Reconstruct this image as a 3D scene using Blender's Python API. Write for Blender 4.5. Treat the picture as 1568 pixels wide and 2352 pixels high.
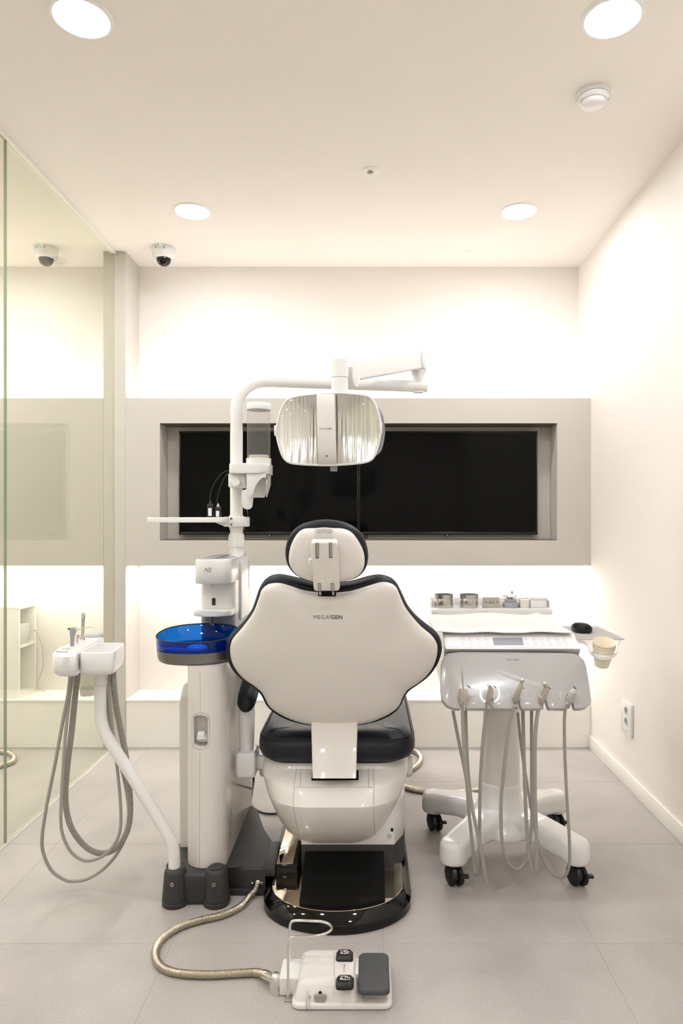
import bpy, bmesh, math, random
from mathutils import Vector, Matrix
from mathutils.bvhtree import BVHTree

for o in list(bpy.data.objects):
    bpy.data.objects.remove(o, do_unlink=True)
SC = bpy.context.scene
COL = SC.collection
random.seed(7)
V = Vector
PI = math.pi

# ------------------------------------------------------------ camera, world, exposure
F, VPX, VPY, CAMH = 1568.0, 848.0, 1196.0, 1.2
cd = bpy.data.cameras.new('camera')
cam = bpy.data.objects.new('camera', cd)
COL.objects.link(cam)
cam.location = (0, 0, CAMH)
cam.rotation_euler = (PI / 2, 0, 0)
cd.sensor_fit = 'VERTICAL'
cd.sensor_height = 36.0
cd.sensor_width = 24.0
cd.lens = F / 2352.0 * 36.0
cd.shift_x = -(VPX - 784.0) / 2352.0
cd.shift_y = (VPY - 1176.0) / 2352.0
cd.clip_start = 0.02
SC.camera = cam
SC.view_settings.view_transform = 'Standard'
SC.view_settings.look = 'None'
SC.view_settings.gamma = 1.0
SC.view_settings.use_curve_mapping = False
SC.view_settings.exposure = 0.27
DOWN_STRENGTH = 120.0
COVE_UP = 7.0
COVE_DOWN = 15.0
world = bpy.data.worlds.new('world')
SC.world = world
world.use_nodes = True
world.node_tree.nodes['Background'].inputs[0].default_value = (1, 0.95, 0.88, 1)
world.node_tree.nodes['Background'].inputs[1].default_value = 0.3

# ------------------------------------------------------------ room measures (metres)
XR, XG, XFAR = 1.168, -1.348, -3.2       # right wall, glass, far wall of next room
YB, YN, YREAR = 3.60, 3.815, -1.6        # band front, niche back, rear wall
ZC = 2.62

def P(px, py, D):
    return V(((px - VPX) * D / F, D, CAMH - (py - VPY) * D / F))

def floorpt(px, py, z=0.0):
    return P(px, py, (CAMH - z) * F / (py - VPY))

def onplane(px, py, p0, n):
    d = V(((px - VPX) / F, 1.0, -(py - VPY) / F))
    o = V((0, 0, CAMH))
    t = (p0 - o).dot(n) / d.dot(n)
    return o + d * t

# ------------------------------------------------------------ materials
def lin(c):
    return tuple(((v / 12.92) if v <= 0.04045 else ((v + 0.055) / 1.055) ** 2.4) for v in (x / 255.0 for x in c))

def pmat(name, rgb, rough=0.5, metal=0.0, coat=0.0, var=0.03, scale=8.0, bump=0.0, bscale=200.0, spec=0.5):
    m = bpy.data.materials.new(name)
    m.use_nodes = True
    nt = m.node_tree
    b = nt.nodes['Principled BSDF']
    c = lin(rgb)
    tc = nt.nodes.new('ShaderNodeTexCoord')
    nz = nt.nodes.new('ShaderNodeTexNoise')
    nz.inputs['Scale'].default_value = scale
    nz.inputs['Detail'].default_value = 4
    nt.links.new(tc.outputs['Object'], nz.inputs['Vector'])
    cr = nt.nodes.new('ShaderNodeValToRGB')
    cr.color_ramp.elements[0].position = 0.3
    cr.color_ramp.elements[1].position = 0.7
    cr.color_ramp.elements[0].color = tuple(x * (1 - var) for x in c) + (1,)
    cr.color_ramp.elements[1].color = tuple(min(1, x * (1 + var)) for x in c) + (1,)
    nt.links.new(nz.outputs['Fac'], cr.inputs['Fac'])
    nt.links.new(cr.outputs['Color'], b.inputs['Base Color'])
    b.inputs['Roughness'].default_value = rough
    b.inputs['Metallic'].default_value = metal
    b.inputs['Coat Weight'].default_value = coat
    b.inputs['Coat Roughness'].default_value = 0.05
    b.inputs['Specular IOR Level'].default_value = spec
    if bump > 0:
        n2 = nt.nodes.new('ShaderNodeTexNoise')
        n2.inputs['Scale'].default_value = bscale
        n2.inputs['Detail'].default_value = 6
        nt.links.new(tc.outputs['Object'], n2.inputs['Vector'])
        bp = nt.nodes.new('ShaderNodeBump')
        bp.inputs['Strength'].default_value = bump
        bp.inputs['Distance'].default_value = 0.002
        nt.links.new(n2.outputs['Fac'], bp.inputs['Height'])
        nt.links.new(bp.outputs['Normal'], b.inputs['Normal'])
    return m

def emat(name, rgb, strength):
    m = bpy.data.materials.new(name)
    m.use_nodes = True
    nt = m.node_tree
    nt.nodes.clear()
    e = nt.nodes.new('ShaderNodeEmission')
    e.inputs[0].default_value = tuple(rgb) + (1,)
    e.inputs[1].default_value = strength
    out = nt.nodes.new('ShaderNodeOutputMaterial')
    nt.links.new(e.outputs[0], out.inputs[0])
    return m

def clearmat(name, tint, ior=1.5, rough=0.0, haze=0.0, hazecol=(0.8, 0.8, 0.8)):
    """thin transparent sheet: tinted straight-through plus fresnel gloss plus a little haze"""
    m = bpy.data.materials.new(name)
    m.use_nodes = True
    nt = m.node_tree
    nt.nodes.clear()
    tr = nt.nodes.new('ShaderNodeBsdfTransparent')
    tr.inputs[0].default_value = tuple(tint) + (1,)
    gl = nt.nodes.new('ShaderNodeBsdfGlossy')
    gl.inputs['Roughness'].default_value = rough
    fr = nt.nodes.new('ShaderNodeFresnel')
    fr.inputs[0].default_value = ior
    mx = nt.nodes.new('ShaderNodeMixShader')
    # same surface fresnel from either side of the sheet
    gm = nt.nodes.new('ShaderNodeNewGeometry')
    ma = nt.nodes.new('ShaderNodeMath'); ma.operation = 'MULTIPLY_ADD'
    ma.inputs[1].default_value = 1.0 / ior - ior
    ma.inputs[2].default_value = ior
    nt.links.new(gm.outputs['Backfacing'], ma.inputs[0])
    nt.links.new(ma.outputs[0], fr.inputs[0])
    nt.links.new(fr.outputs[0], mx.inputs[0])
    nt.links.new(tr.outputs[0], mx.inputs[1])
    nt.links.new(gl.outputs[0], mx.inputs[2])
    last = mx
    if haze > 0:
        df = nt.nodes.new('ShaderNodeBsdfDiffuse')
        df.inputs[0].default_value = tuple(hazecol) + (1,)
        m2 = nt.nodes.new('ShaderNodeMixShader')
        m2.inputs[0].default_value = haze
        nt.links.new(mx.outputs[0], m2.inputs[1])
        nt.links.new(df.outputs[0], m2.inputs[2])
        last = m2
    out = nt.nodes.new('ShaderNodeOutputMaterial')
    nt.links.new(last.outputs[0], out.inputs[0])
    return m

M = {}
M['paint'] = pmat('cream_paint', (241, 235, 228), 0.75, var=0.012, scale=1.5, bump=0.04, bscale=350, spec=0.25)
M['ceil'] = pmat('ceiling_paint', (242, 235, 227), 0.8, var=0.01, scale=1.2, bump=0.03, bscale=300, spec=0.2)
M['band'] = pmat('band_paint', (203, 197, 188), 0.7, var=0.012, scale=2, spec=0.25)
M['base'] = pmat('baseboard_white', (244, 240, 232), 0.45, var=0.01)
M['grout'] = pmat('grout', (168, 162, 156), 0.9)
M['ivory'] = pmat('ivory_plastic', (226, 221, 215), 0.28, coat=0.35, var=0.012)
M['white'] = pmat('white_plastic', (233, 232, 230), 0.25, coat=0.3, var=0.012)
M['whitematte'] = pmat('white_matte_plastic', (240, 239, 237), 0.45, var=0.012)
M['whitepaint'] = pmat('white_powder_coat', (238, 237, 234), 0.35, var=0.012, bump=0.02, bscale=900)
M['panel'] = pmat('console_grey_white', (178, 176, 174), 0.22, coat=0.3, var=0.01)
M['leather'] = pmat('navy_leather', (23, 26, 33), 0.45, var=0.12, scale=30, bump=0.12, bscale=700, spec=0.32)
M['piping'] = pmat('navy_piping', (20, 22, 27), 0.5, var=0.1)
M['gloss'] = pmat('gloss_black', (8, 7, 7), 0.05, coat=0.0, var=0.1, spec=0.4)
M['satinblack'] = pmat('satin_black', (7, 7, 7), 0.4, var=0.1, spec=0.15)
M['charcoal'] = pmat('charcoal_plastic', (50, 49, 48), 0.5, var=0.06, scale=20, bump=0.08, bscale=900)
M['rubber'] = pmat('black_rubber', (20, 20, 20), 0.6, var=0.1)
M['greyrub'] = pmat('grey_rubber', (72, 73, 74), 0.7, var=0.06, scale=40, bump=0.15, bscale=600)
M['chrome'] = pmat('chrome', (225, 224, 222), 0.08, 1.0, var=0.02)
M['steel'] = pmat('brushed_steel', (190, 186, 178), 0.28, 1.0, var=0.04, scale=30)
M['gooseneck'] = pmat('gooseneck_steel', (188, 178, 162), 0.3, 1.0, var=0.05, scale=30)
M['champagne'] = pmat('champagne_metal', (196, 188, 176), 0.3, 0.6, var=0.03)
M['greymetal'] = pmat('grey_metallic', (128, 124, 120), 0.3, 0.7, var=0.03)
M['hose'] = pmat('grey_hose', (164, 160, 154), 0.55, var=0.03)
M['hosedark'] = pmat('grey_corrugated_hose', (158, 153, 145), 0.55, var=0.03)
M['grey'] = pmat('grey_plastic', (152, 154, 158), 0.4, var=0.03)
M['lgrey'] = pmat('light_grey_plastic', (194, 192, 188), 0.4, var=0.03)
M['dgrey'] = pmat('dark_grey_plastic', (92, 93, 96), 0.4, var=0.03)
M['black'] = pmat('black_plastic', (15, 15, 16), 0.35, var=0.08)
M['ink'] = pmat('dark_ink', (52, 48, 44), 0.6)
M['inklight'] = pmat('grey_ink', (130, 130, 132), 0.6)
M['inkpale'] = pmat('pale_ink', (176, 176, 178), 0.6)
M['inkwhite'] = pmat('white_ink', (230, 230, 230), 0.6)
M['line'] = pmat('seam_line', (172, 167, 160), 0.7)
M['liner'] = pmat('dark_brown', (92, 84, 72), 0.4)  # dark brown of the strips at niche sill and head
M['tvscreen'] = pmat('tv_screen', (5, 5, 5), 0.08, var=0.1, spec=0.12)
M['tvframe'] = pmat('tv_frame', (10, 10, 11), 0.2, var=0.1)
M['paper'] = pmat('paper_towel', (226, 224, 221), 0.9, var=0.01, bump=0.2, bscale=300)
M['cup'] = pmat('cream_paper_cup', (240, 230, 208), 0.6, var=0.02)
M['carton'] = pmat('beige_carton', (226, 218, 204), 0.7, var=0.02)
M['mat'] = pmat('grey_mat', (176, 172, 168), 0.6, var=0.03)
M['lcd'] = pmat('lcd_glass', (150, 150, 158), 0.15, var=0.04)
M['reflector'] = pmat('lamp_reflector', (236, 235, 230), 0.22, 1.0, var=0.02)
M['mirror'] = pmat('mirror_steel', (232, 218, 200), 0.02, 1.0, var=0.01)
M['rose'] = pmat('rose_bur', (170, 90, 80), 0.5)
M['lensglass'] = clearmat('lamp_lens', (0.96, 0.97, 0.97), 1.4)
M['tubeclear'] = clearmat('clear_plastic_tube', (0.96, 0.96, 0.955), 1.25, 0.05, haze=0.10, hazecol=(0.55, 0.53, 0.51))
M['blue'] = clearmat('blue_acrylic', (0.09, 0.42, 0.84), 1.45, 0.02, haze=0.05, hazecol=(0.01, 0.1, 0.5))
M['smoke'] = clearmat('smoked_dome', (0.25, 0.24, 0.22), 1.5)
M['bottleglass'] = clearmat('grey_bottle', (0.62, 0.62, 0.55), 1.4, haze=0.15, hazecol=(0.5, 0.5, 0.42))
M['glass'] = clearmat('partition_glass', (0.955, 0.965, 0.905), 1.45)
M['glassedge'] = pmat('green_glass_edge', (150, 164, 138), 0.2)
M['lampglow'] = emat('downlight_glow', (0.97, 0.975, 1.03), DOWN_STRENGTH)
M['coveup'] = emat('cove_strip_up', (1.0, 0.965, 0.93), COVE_UP)
M['covedown'] = emat('cove_strip_down', (1.0, 0.965, 0.93), COVE_DOWN)
M['ring'] = emat('white_ring_light', (1, 1, 1), 3.0)
M['blueled'] = emat('blue_led', (0.1, 0.3, 1), 2.0)
M['greenled'] = emat('green_led', (0.3, 1, 0.3), 1.5)
M['whiteled'] = emat('white_led', (1, 1, 1), 1.6)

def floormat():
    m = bpy.data.materials.new('floor_tile')
    m.use_nodes = True
    nt = m.node_tree
    b = nt.nodes['Principled BSDF']
    g = nt.nodes.new('ShaderNodeNewGeometry')
    n1 = nt.nodes.new('ShaderNodeTexNoise'); n1.inputs['Scale'].default_value = 3.5; n1.inputs['Detail'].default_value = 6
    n2 = nt.nodes.new('ShaderNodeTexNoise'); n2.inputs['Scale'].default_value = 160; n2.inputs['Detail'].default_value = 3
    nt.links.new(g.outputs['Position'], n1.inputs['Vector'])
    nt.links.new(g.outputs['Position'], n2.inputs['Vector'])
    cr = nt.nodes.new('ShaderNodeValToRGB')
    cr.color_ramp.elements[0].position = 0.32
    cr.color_ramp.elements[1].position = 0.68
    cr.color_ramp.elements[0].color = lin((172, 166, 161)) + (1,)
    cr.color_ramp.elements[1].color = lin((187, 180, 175)) + (1,)
    c2 = nt.nodes.new('ShaderNodeValToRGB')
    c2.color_ramp.elements[0].position = 0.35
    c2.color_ramp.elements[1].position = 0.6
    c2.color_ramp.elements[0].color = (0.9, 0.9, 0.9, 1)
    c2.color_ramp.elements[1].color = (1.0, 1.0, 1.0, 1)
    mx = nt.nodes.new('ShaderNodeMix'); mx.data_type = 'RGBA'; mx.blend_type = 'MULTIPLY'
    mx.inputs[0].default_value = 1.0
    nt.links.new(n1.outputs['Fac'], cr.inputs['Fac'])
    nt.links.new(n2.outputs['Fac'], c2.inputs['Fac'])
    nt.links.new(cr.outputs['Color'], mx.inputs[6])
    nt.links.new(c2.outputs['Color'], mx.inputs[7])
    nt.links.new(mx.outputs[2], b.inputs['Base Color'])
    b.inputs['Roughness'].default_value = 0.42
    b.inputs['Specular IOR Level'].default_value = 0.4
    return m
M['floor'] = floormat()

# ------------------------------------------------------------ object helpers
WL = {}

def link(o, parent=None):
    COL.objects.link(o)
    if parent is not None:
        o.parent = parent
        o.matrix_parent_inverse = Matrix.Translation(-WL[parent.name])

def tag(o, label=None, cat=None, group=None, kind=None):
    if label: o['label'] = label
    if cat: o['category'] = cat
    if group: o['group'] = group
    if kind: o['kind'] = kind
    return o

def thing(name, loc, label, cat, group=None):
    o = bpy.data.objects.new(name, None)
    o.empty_display_size = 0.05
    o.location = loc
    link(o)
    WL[o.name] = V(loc)
    return tag(o, label, cat, group)

def obj(name, bm, mat, parent=None, smooth=True, angle=38, label=None, recalc=True):
    if recalc:
        bmesh.ops.recalc_face_normals(bm, faces=bm.faces[:])
    me = bpy.data.meshes.new(name)
    bm.to_mesh(me)
    bm.free()
    return mobj(name, me, mat, parent, smooth, angle, label)

def mobj(name, me, mat, parent=None, smooth=True, angle=38, label=None):
    mats = mat if isinstance(mat, (list, tuple)) else [mat]
    if len(me.materials) == 0:
        for mm in mats:
            me.materials.append(M[mm] if isinstance(mm, str) else mm)
    lo = V((1e9,) * 3); hi = V((-1e9,) * 3)
    for v in me.vertices:
        for i in range(3):
            lo[i] = min(lo[i], v.co[i]); hi[i] = max(hi[i], v.co[i])
    c = V(((lo.x + hi.x) / 2, (lo.y + hi.y) / 2, lo.z))
    me.transform(Matrix.Translation(-c))
    if smooth:
        me.polygons.foreach_set('use_smooth', [True] * len(me.polygons))
        me.set_sharp_from_angle(angle=math.radians(angle))
    o = bpy.data.objects.new(name, me)
    o.location = c
    link(o, parent)
    WL[o.name] = c
    if label: o['label'] = label
    return o

def struct(o):
    o['kind'] = 'structure'
    return o

def NB():
    return bmesh.new()

def box(bm, lo, hi, bevel=0.0, seg=2, rot=None, pivot=None):
    b2 = bmesh.new() 
    bmesh.ops.create_cube(b2, size=1.0)
    s = [hi[i] - lo[i] for i in range(3)]
    c = [(hi[i] + lo[i]) / 2 for i in range(3)]
    for v in b2.verts:
        v.co = V((v.co.x * s[0] + c[0], v.co.y * s[1] + c[1], v.co.z * s[2] + c[2]))
    if bevel > 0:
        bmesh.ops.bevel(b2, geom=b2.edges[:], offset=min(bevel, min(s) * 0.49), segments=seg, profile=0.5, affect='EDGES')
    if rot is not None:
        pv = V(pivot) if pivot is not None else V(c)
        for v in b2.verts:
            v.co = rot @ (v.co - pv) + pv
    merge(bm, b2)

def merge(bm, b2):
    me = bpy.data.meshes.new('tmp')
    b2.to_mesh(me)
    b2.free()
    bm.from_mesh(me)
    bpy.data.meshes.remove(me)

def boxo(name, lo, hi, mat, parent=None, bevel=0.0, seg=2, **k):
    bm = NB()
    box(bm, lo, hi, bevel, seg)
    return obj(name, bm, mat, parent, **k)

def catmull(pts, n=6, closed=False):
    pts = [V(p) for p in pts]
    L = len(pts)
    out = []
    rng = range(L) if closed else range(L - 1)
    for i in rng:
        if closed:
            p0, p1, p2, p3 = pts[(i - 1) % L], pts[i], pts[(i + 1) % L], pts[(i + 2) % L]
        else:
            p1, p2 = pts[i], pts[i + 1]
            p0 = pts[i - 1] if i > 0 else p1 * 2 - p2
            p3 = pts[i + 2] if i + 2 < L else p2 * 2 - p1
        for j in range(n):
            t = j / n
            out.append(0.5 * ((2 * p1) + (p2 - p0) * t + (2 * p0 - 5 * p1 + 4 * p2 - p3) * t * t + (3 * p1 - p0 - 3 * p2 + p3) * t ** 3))
    if not closed:
        out.append(pts[-1])
    return out

def resample(pts, step):
    d = [0.0]
    for a, b in zip(pts, pts[1:]):
        d.append(d[-1] + (b - a).length)
    n = max(2, int(d[-1] / step))
    out = []
    k = 0
    for i in range(n + 1):
        t = d[-1] * i / n
        while k < len(d) - 2 and d[k + 1] < t:
            k += 1
        f = (t - d[k]) / max(1e-9, d[k + 1] - d[k])
        out.append(pts[k].lerp(pts[k + 1], min(1, max(0, f))))
    return out

def tube(bm, pts, r, seg=10, closed=False, cap=True):
    pts = [V(p) for p in pts]
    n = len(pts)
    rad = r if callable(r) else ((lambda i: r[i]) if isinstance(r, (list, tuple)) else (lambda i: r))
    tang = []
    for i in range(n):
        if closed:
            t = pts[(i + 1) % n] - pts[(i - 1) % n]
        else:
            t = pts[min(i + 1, n - 1)] - pts[max(i - 1, 0)]
        tang.append(t.normalized() if t.length > 1e-9 else V((0, 0, 1)))
    up = V((0, 0, 1)) if abs(tang[0].z) < 0.9 else V((1, 0, 0))
    nrm = (up - tang[0] * up.dot(tang[0])).normalized()
    rings = []
    for i in range(n):
        t = tang[i]
        nrm = (nrm - t * nrm.dot(t))
        nrm = nrm.normalized() if nrm.length > 1e-6 else t.orthogonal().normalized()
        bi = t.cross(nrm)
        R = rad(i)
        rings.append([bm.verts.new(pts[i] + (nrm * math.cos(2 * PI * k / seg) + bi * math.sin(2 * PI * k / seg)) * R) for k in range(seg)])
    m = n if closed else n - 1
    for i in range(m):
        a, b = rings[i], rings[(i + 1) % n]
        for k in range(seg):
            bm.faces.new((a[k], a[(k + 1) % seg], b[(k + 1) % seg], b[k]))
    if cap and not closed:
        bm.faces.new(rings[0][::-1])
        bm.faces.new(rings[-1])

def tubeo(name, pts, r, mat, parent=None, seg=10, n=6, closed=False, smooth_path=True, **k):
    bm = NB()
    tube(bm, catmull(pts, n, closed) if smooth_path else pts, r, seg, closed)
    return obj(name, bm, mat, parent, **k)

def ribbed(name, pts, r, mat, parent=None, pitch=0.004, depth=0.0012, seg=10, **k):
    path = resample(catmull(pts, 10), pitch / 2)
    bm = NB()
    tube(bm, path, lambda i: r if i % 2 == 0 else r - depth, seg)
    return obj(name, bm, mat, parent, angle=25, **k)

def lathe(bm, prof, center=(0, 0, 0), axis='z', n=32, rot=None):
    """profile: list of (radius, height); first/last closed when radius is 0"""
    c = V(center)
    rings = []
    for (r, h) in prof:
        ring = []
        for k in range(n if r > 1e-7 else 1):
            a = 2 * PI * k / n
            if axis == 'z': p = V((r * math.cos(a), r * math.sin(a), h))
            elif axis == 'y': p = V((r * math.cos(a), h, r * math.sin(a)))
            else: p = V((h, r * math.cos(a), r * math.sin(a)))
            if rot is not None: p = rot @ p
            ring.append(bm.verts.new(c + p))
        rings.append(ring)
    for a, b in zip(rings, rings[1:]):
        if len(a) == 1 and len(b) == 1: continue
        for k in range(n):
            k2 = (k + 1) % n
            if len(a) == 1: bm.faces.new((a[0], b[k], b[k2]))
            elif len(b) == 1: bm.faces.new((a[k], b[0], a[k2]))
            else: bm.faces.new((a[k], b[k], b[k2], a[k2]))
    if len(rings[0]) > 1 and len(rings[-1]) > 1 and abs(prof[0][1] - prof[-1][1]) < 0.0015:
        a, b = rings[-1], rings[0]                 # hollow ring: join the ends, no caps
        for k in range(n):
            bm.faces.new((a[k], b[k], b[(k + 1) % n], a[(k + 1) % n]))
        return
    if len(rings[0]) > 1: bm.faces.new(rings[0][::-1])
    if len(rings[-1]) > 1: bm.faces.new(rings[-1])

def latheo(name, prof, center, mat, parent=None, axis='z', n=32, rot=None, **k):
    bm = NB()
    lathe(bm, prof, center, axis, n, rot)
    return obj(name, bm, mat, parent, **k)

def loft(bm, rings, cap=True):
    vr = [[bm.verts.new(V(p)) for p in r] for r in rings]
    n = len(vr[0])
    for a, b in zip(vr, vr[1:]):
        for k in range(n):
            bm.faces.new((a[k], a[(k + 1) % n], b[(k + 1) % n], b[k]))
    if cap:
        bm.faces.new(vr[0][::-1])
        bm.faces.new(vr[-1])

def prism(bm, pts, vec, bevel=0.0, seg=2):
    """extrude a planar outline; bevel rounds both cap rims"""
    b2 = bmesh.new()
    a = [b2.verts.new(V(p)) for p in pts]
    b = [b2.verts.new(V(p) + V(vec)) for p in pts]
    f1 = b2.faces.new(a)
    f2 = b2.faces.new(b[::-1])
    n = len(a)
    for i in range(n):
        b2.faces.new((a[i], b[i], b[(i + 1) % n], a[(i + 1) % n]))
    if bevel > 0:
        ed = list(set(f1.edges[:] + f2.edges[:]))
        bmesh.ops.bevel(b2, geom=ed, offset=bevel, segments=seg, profile=0.5, affect='EDGES', clamp_overlap=True)
    merge(bm, b2)

def prismo(name, pts, vec, mat, parent=None, bevel=0.0, seg=2, **k):
    bm = NB()
    prism(bm, pts, vec, bevel, seg)
    return obj(name, bm, mat, parent, **k)

def rrect(x0, x1, y0, y1, r, n=5):
    out = []
    for (cx, cy, a0) in ((x1 - r, y1 - r, 0), (x0 + r, y1 - r, 90), (x0 + r, y0 + r, 180), (x1 - r, y0 + r, 270)):
        for i in range(n + 1):
            a = math.radians(a0 + 90 * i / n)
            out.append((cx + r * math.cos(a), cy + r * math.sin(a)))
    return out

def dome(bm, outline, center, nrm, prof, close=True):
    """rings of an outline pulled toward its centre, each offset along nrm"""
    c = V(center); nrm = V(nrm)
    rings = []
    for s, off in prof:
        if s <= 0:
            rings.append([bm.verts.new(c + nrm * off)])
        else:
            rings.append([bm.verts.new(c + (V(p) - c) * s + nrm * off) for p in outline])
    n = len(outline)
    for a, b in zip(rings, rings[1:]):
        for k in range(n):
            k2 = (k + 1) % n
            if len(b) == 1: bm.faces.new((a[k], a[k2], b[0]))
            elif len(a) == 1: bm.faces.new((a[0], b[k2], b[k]))
            else: bm.faces.new((a[k], a[k2], b[k2], b[k]))
    if close and len(rings[0]) > 1:
        bm.faces.new(rings[0][::-1])
    if close and len(rings[-1]) > 1:
        bm.faces.new(rings[-1])

def textmesh(s, size, bold=0.0, shear=0.0, spacing=1.0, extrude=0.0):
    cu = bpy.data.curves.new('txt', 'FONT')
    cu.body = s
    cu.size = size
    cu.offset = bold
    cu.shear = shear
    cu.space_character = spacing
    cu.extrude = extrude
    cu.align_x = 'LEFT'
    cu.resolution_u = 3
    o = bpy.data.objects.new('txt', cu)
    COL.objects.link(o)
    bpy.context.view_layer.update()
    me = bpy.data.meshes.new_from_object(o.evaluated_get(bpy.context.evaluated_depsgraph_get()))
    bpy.data.objects.remove(o)
    xs = [v.co.x for v in me.vertices]; ys = [v.co.y for v in me.vertices]
    return me, min(xs), max(xs), min(ys), max(ys)

def lettering(name, runs, width, center, xdir, ydir, mat, parent, surf=None, nrm=None, lift=0.0006):
    """runs: list of (text, bold); fitted to width, laid on the frame (or wrapped on a surface along -nrm)"""
    parts = []
    x = 0.0
    y1 = 0
    for (s, bold, shear) in runs:
        me, a, b, c, d = textmesh(s, 1.0, bold, shear, 1.05)
        parts.append((me, x - a)); x += (b - a) + 0.07
        y1 = max(y1, d)
    x -= 0.07
    k = width / x
    xd = V(xdir).normalized(); yd = V(ydir).normalized(); zd = xd.cross(yd)
    bm = NB()
    for me, dx in parts:
        me.materials.clear()
        for v in me.vertices:
            q = V(center) + xd * ((v.co.x + dx - x / 2) * k) + yd * ((v.co.y - y1 / 2) * k)
            if surf is not None:
                hit = surf.ray_cast(q + zd * 0.1, -zd)
                if hit[0] is not None: q = hit[0]
            v.co = q + zd * lift
        bm.from_mesh(me)
        bpy.data.meshes.remove(me)
    return obj(name, bm, mat, parent, smooth=False, recalc=False)

LOGO = [('MEGA', -0.012, 0), ("'", -0.005, 0), ('GEN', 0.012, 0)]

def bvh_of(o):
    bm = bmesh.new(); bm.from_mesh(o.data)
    bmesh.ops.transform(bm, matrix=Matrix.Translation(WL[o.name]), verts=bm.verts[:])
    t = BVHTree.FromBMesh(bm)
    bm.free()
    return t

def cast(t, px, py):
    d = V(((px - VPX) / F, 1.0, -(py - VPY) / F)).normalized()
    h = t.ray_cast(V((0, 0, CAMH)), d)
    return h[0]

def seam(name, tree, pix, mat, parent, r=0.0009, n=8):
    pts = []
    pp = catmull([V((a, b, 0)) for a, b in pix], n)
    for q in pp:
        h = cast(tree, q.x, q.y)
        if h is not None: pts.append(h)
    if len(pts) > 2:
        return tubeo(name, pts, r, mat, parent, seg=5, smooth_path=False)

def eval_mods(name, bm, mods):
    """run modifiers on a temporary object and return the finished mesh"""
    me = bpy.data.meshes.new(name)
    bmesh.ops.recalc_face_normals(bm, faces=bm.faces[:])
    bm.to_mesh(me); bm.free()
    o = bpy.data.objects.new('tmp_eval', me)
    COL.objects.link(o)
    for typ, props in mods:
        md = o.modifiers.new(typ, typ)
        for k, v in props.items(): setattr(md, k, v)
    bpy.context.view_layer.update()
    out = bpy.data.meshes.new_from_object(o.evaluated_get(bpy.context.evaluated_depsgraph_get()))
    out.name = name
    bpy.data.objects.remove(o)
    return out

def cut(bm, cutters):
    """boolean difference of the given cutter bmeshes, returns a mesh"""
    tmp = []
    for cb in cutters:
        bmesh.ops.recalc_face_normals(cb, faces=cb.faces[:])
        me = bpy.data.meshes.new('cut'); cb.to_mesh(me); cb.free()
        o = bpy.data.objects.new('cut', me); COL.objects.link(o); tmp.append(o)
    res = eval_mods('cutmesh', bm, [('BOOLEAN', {'operation': 'DIFFERENCE', 'object': o, 'solver': 'EXACT'}) for o in tmp])
    for o in tmp: bpy.data.objects.remove(o)
    return res

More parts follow.
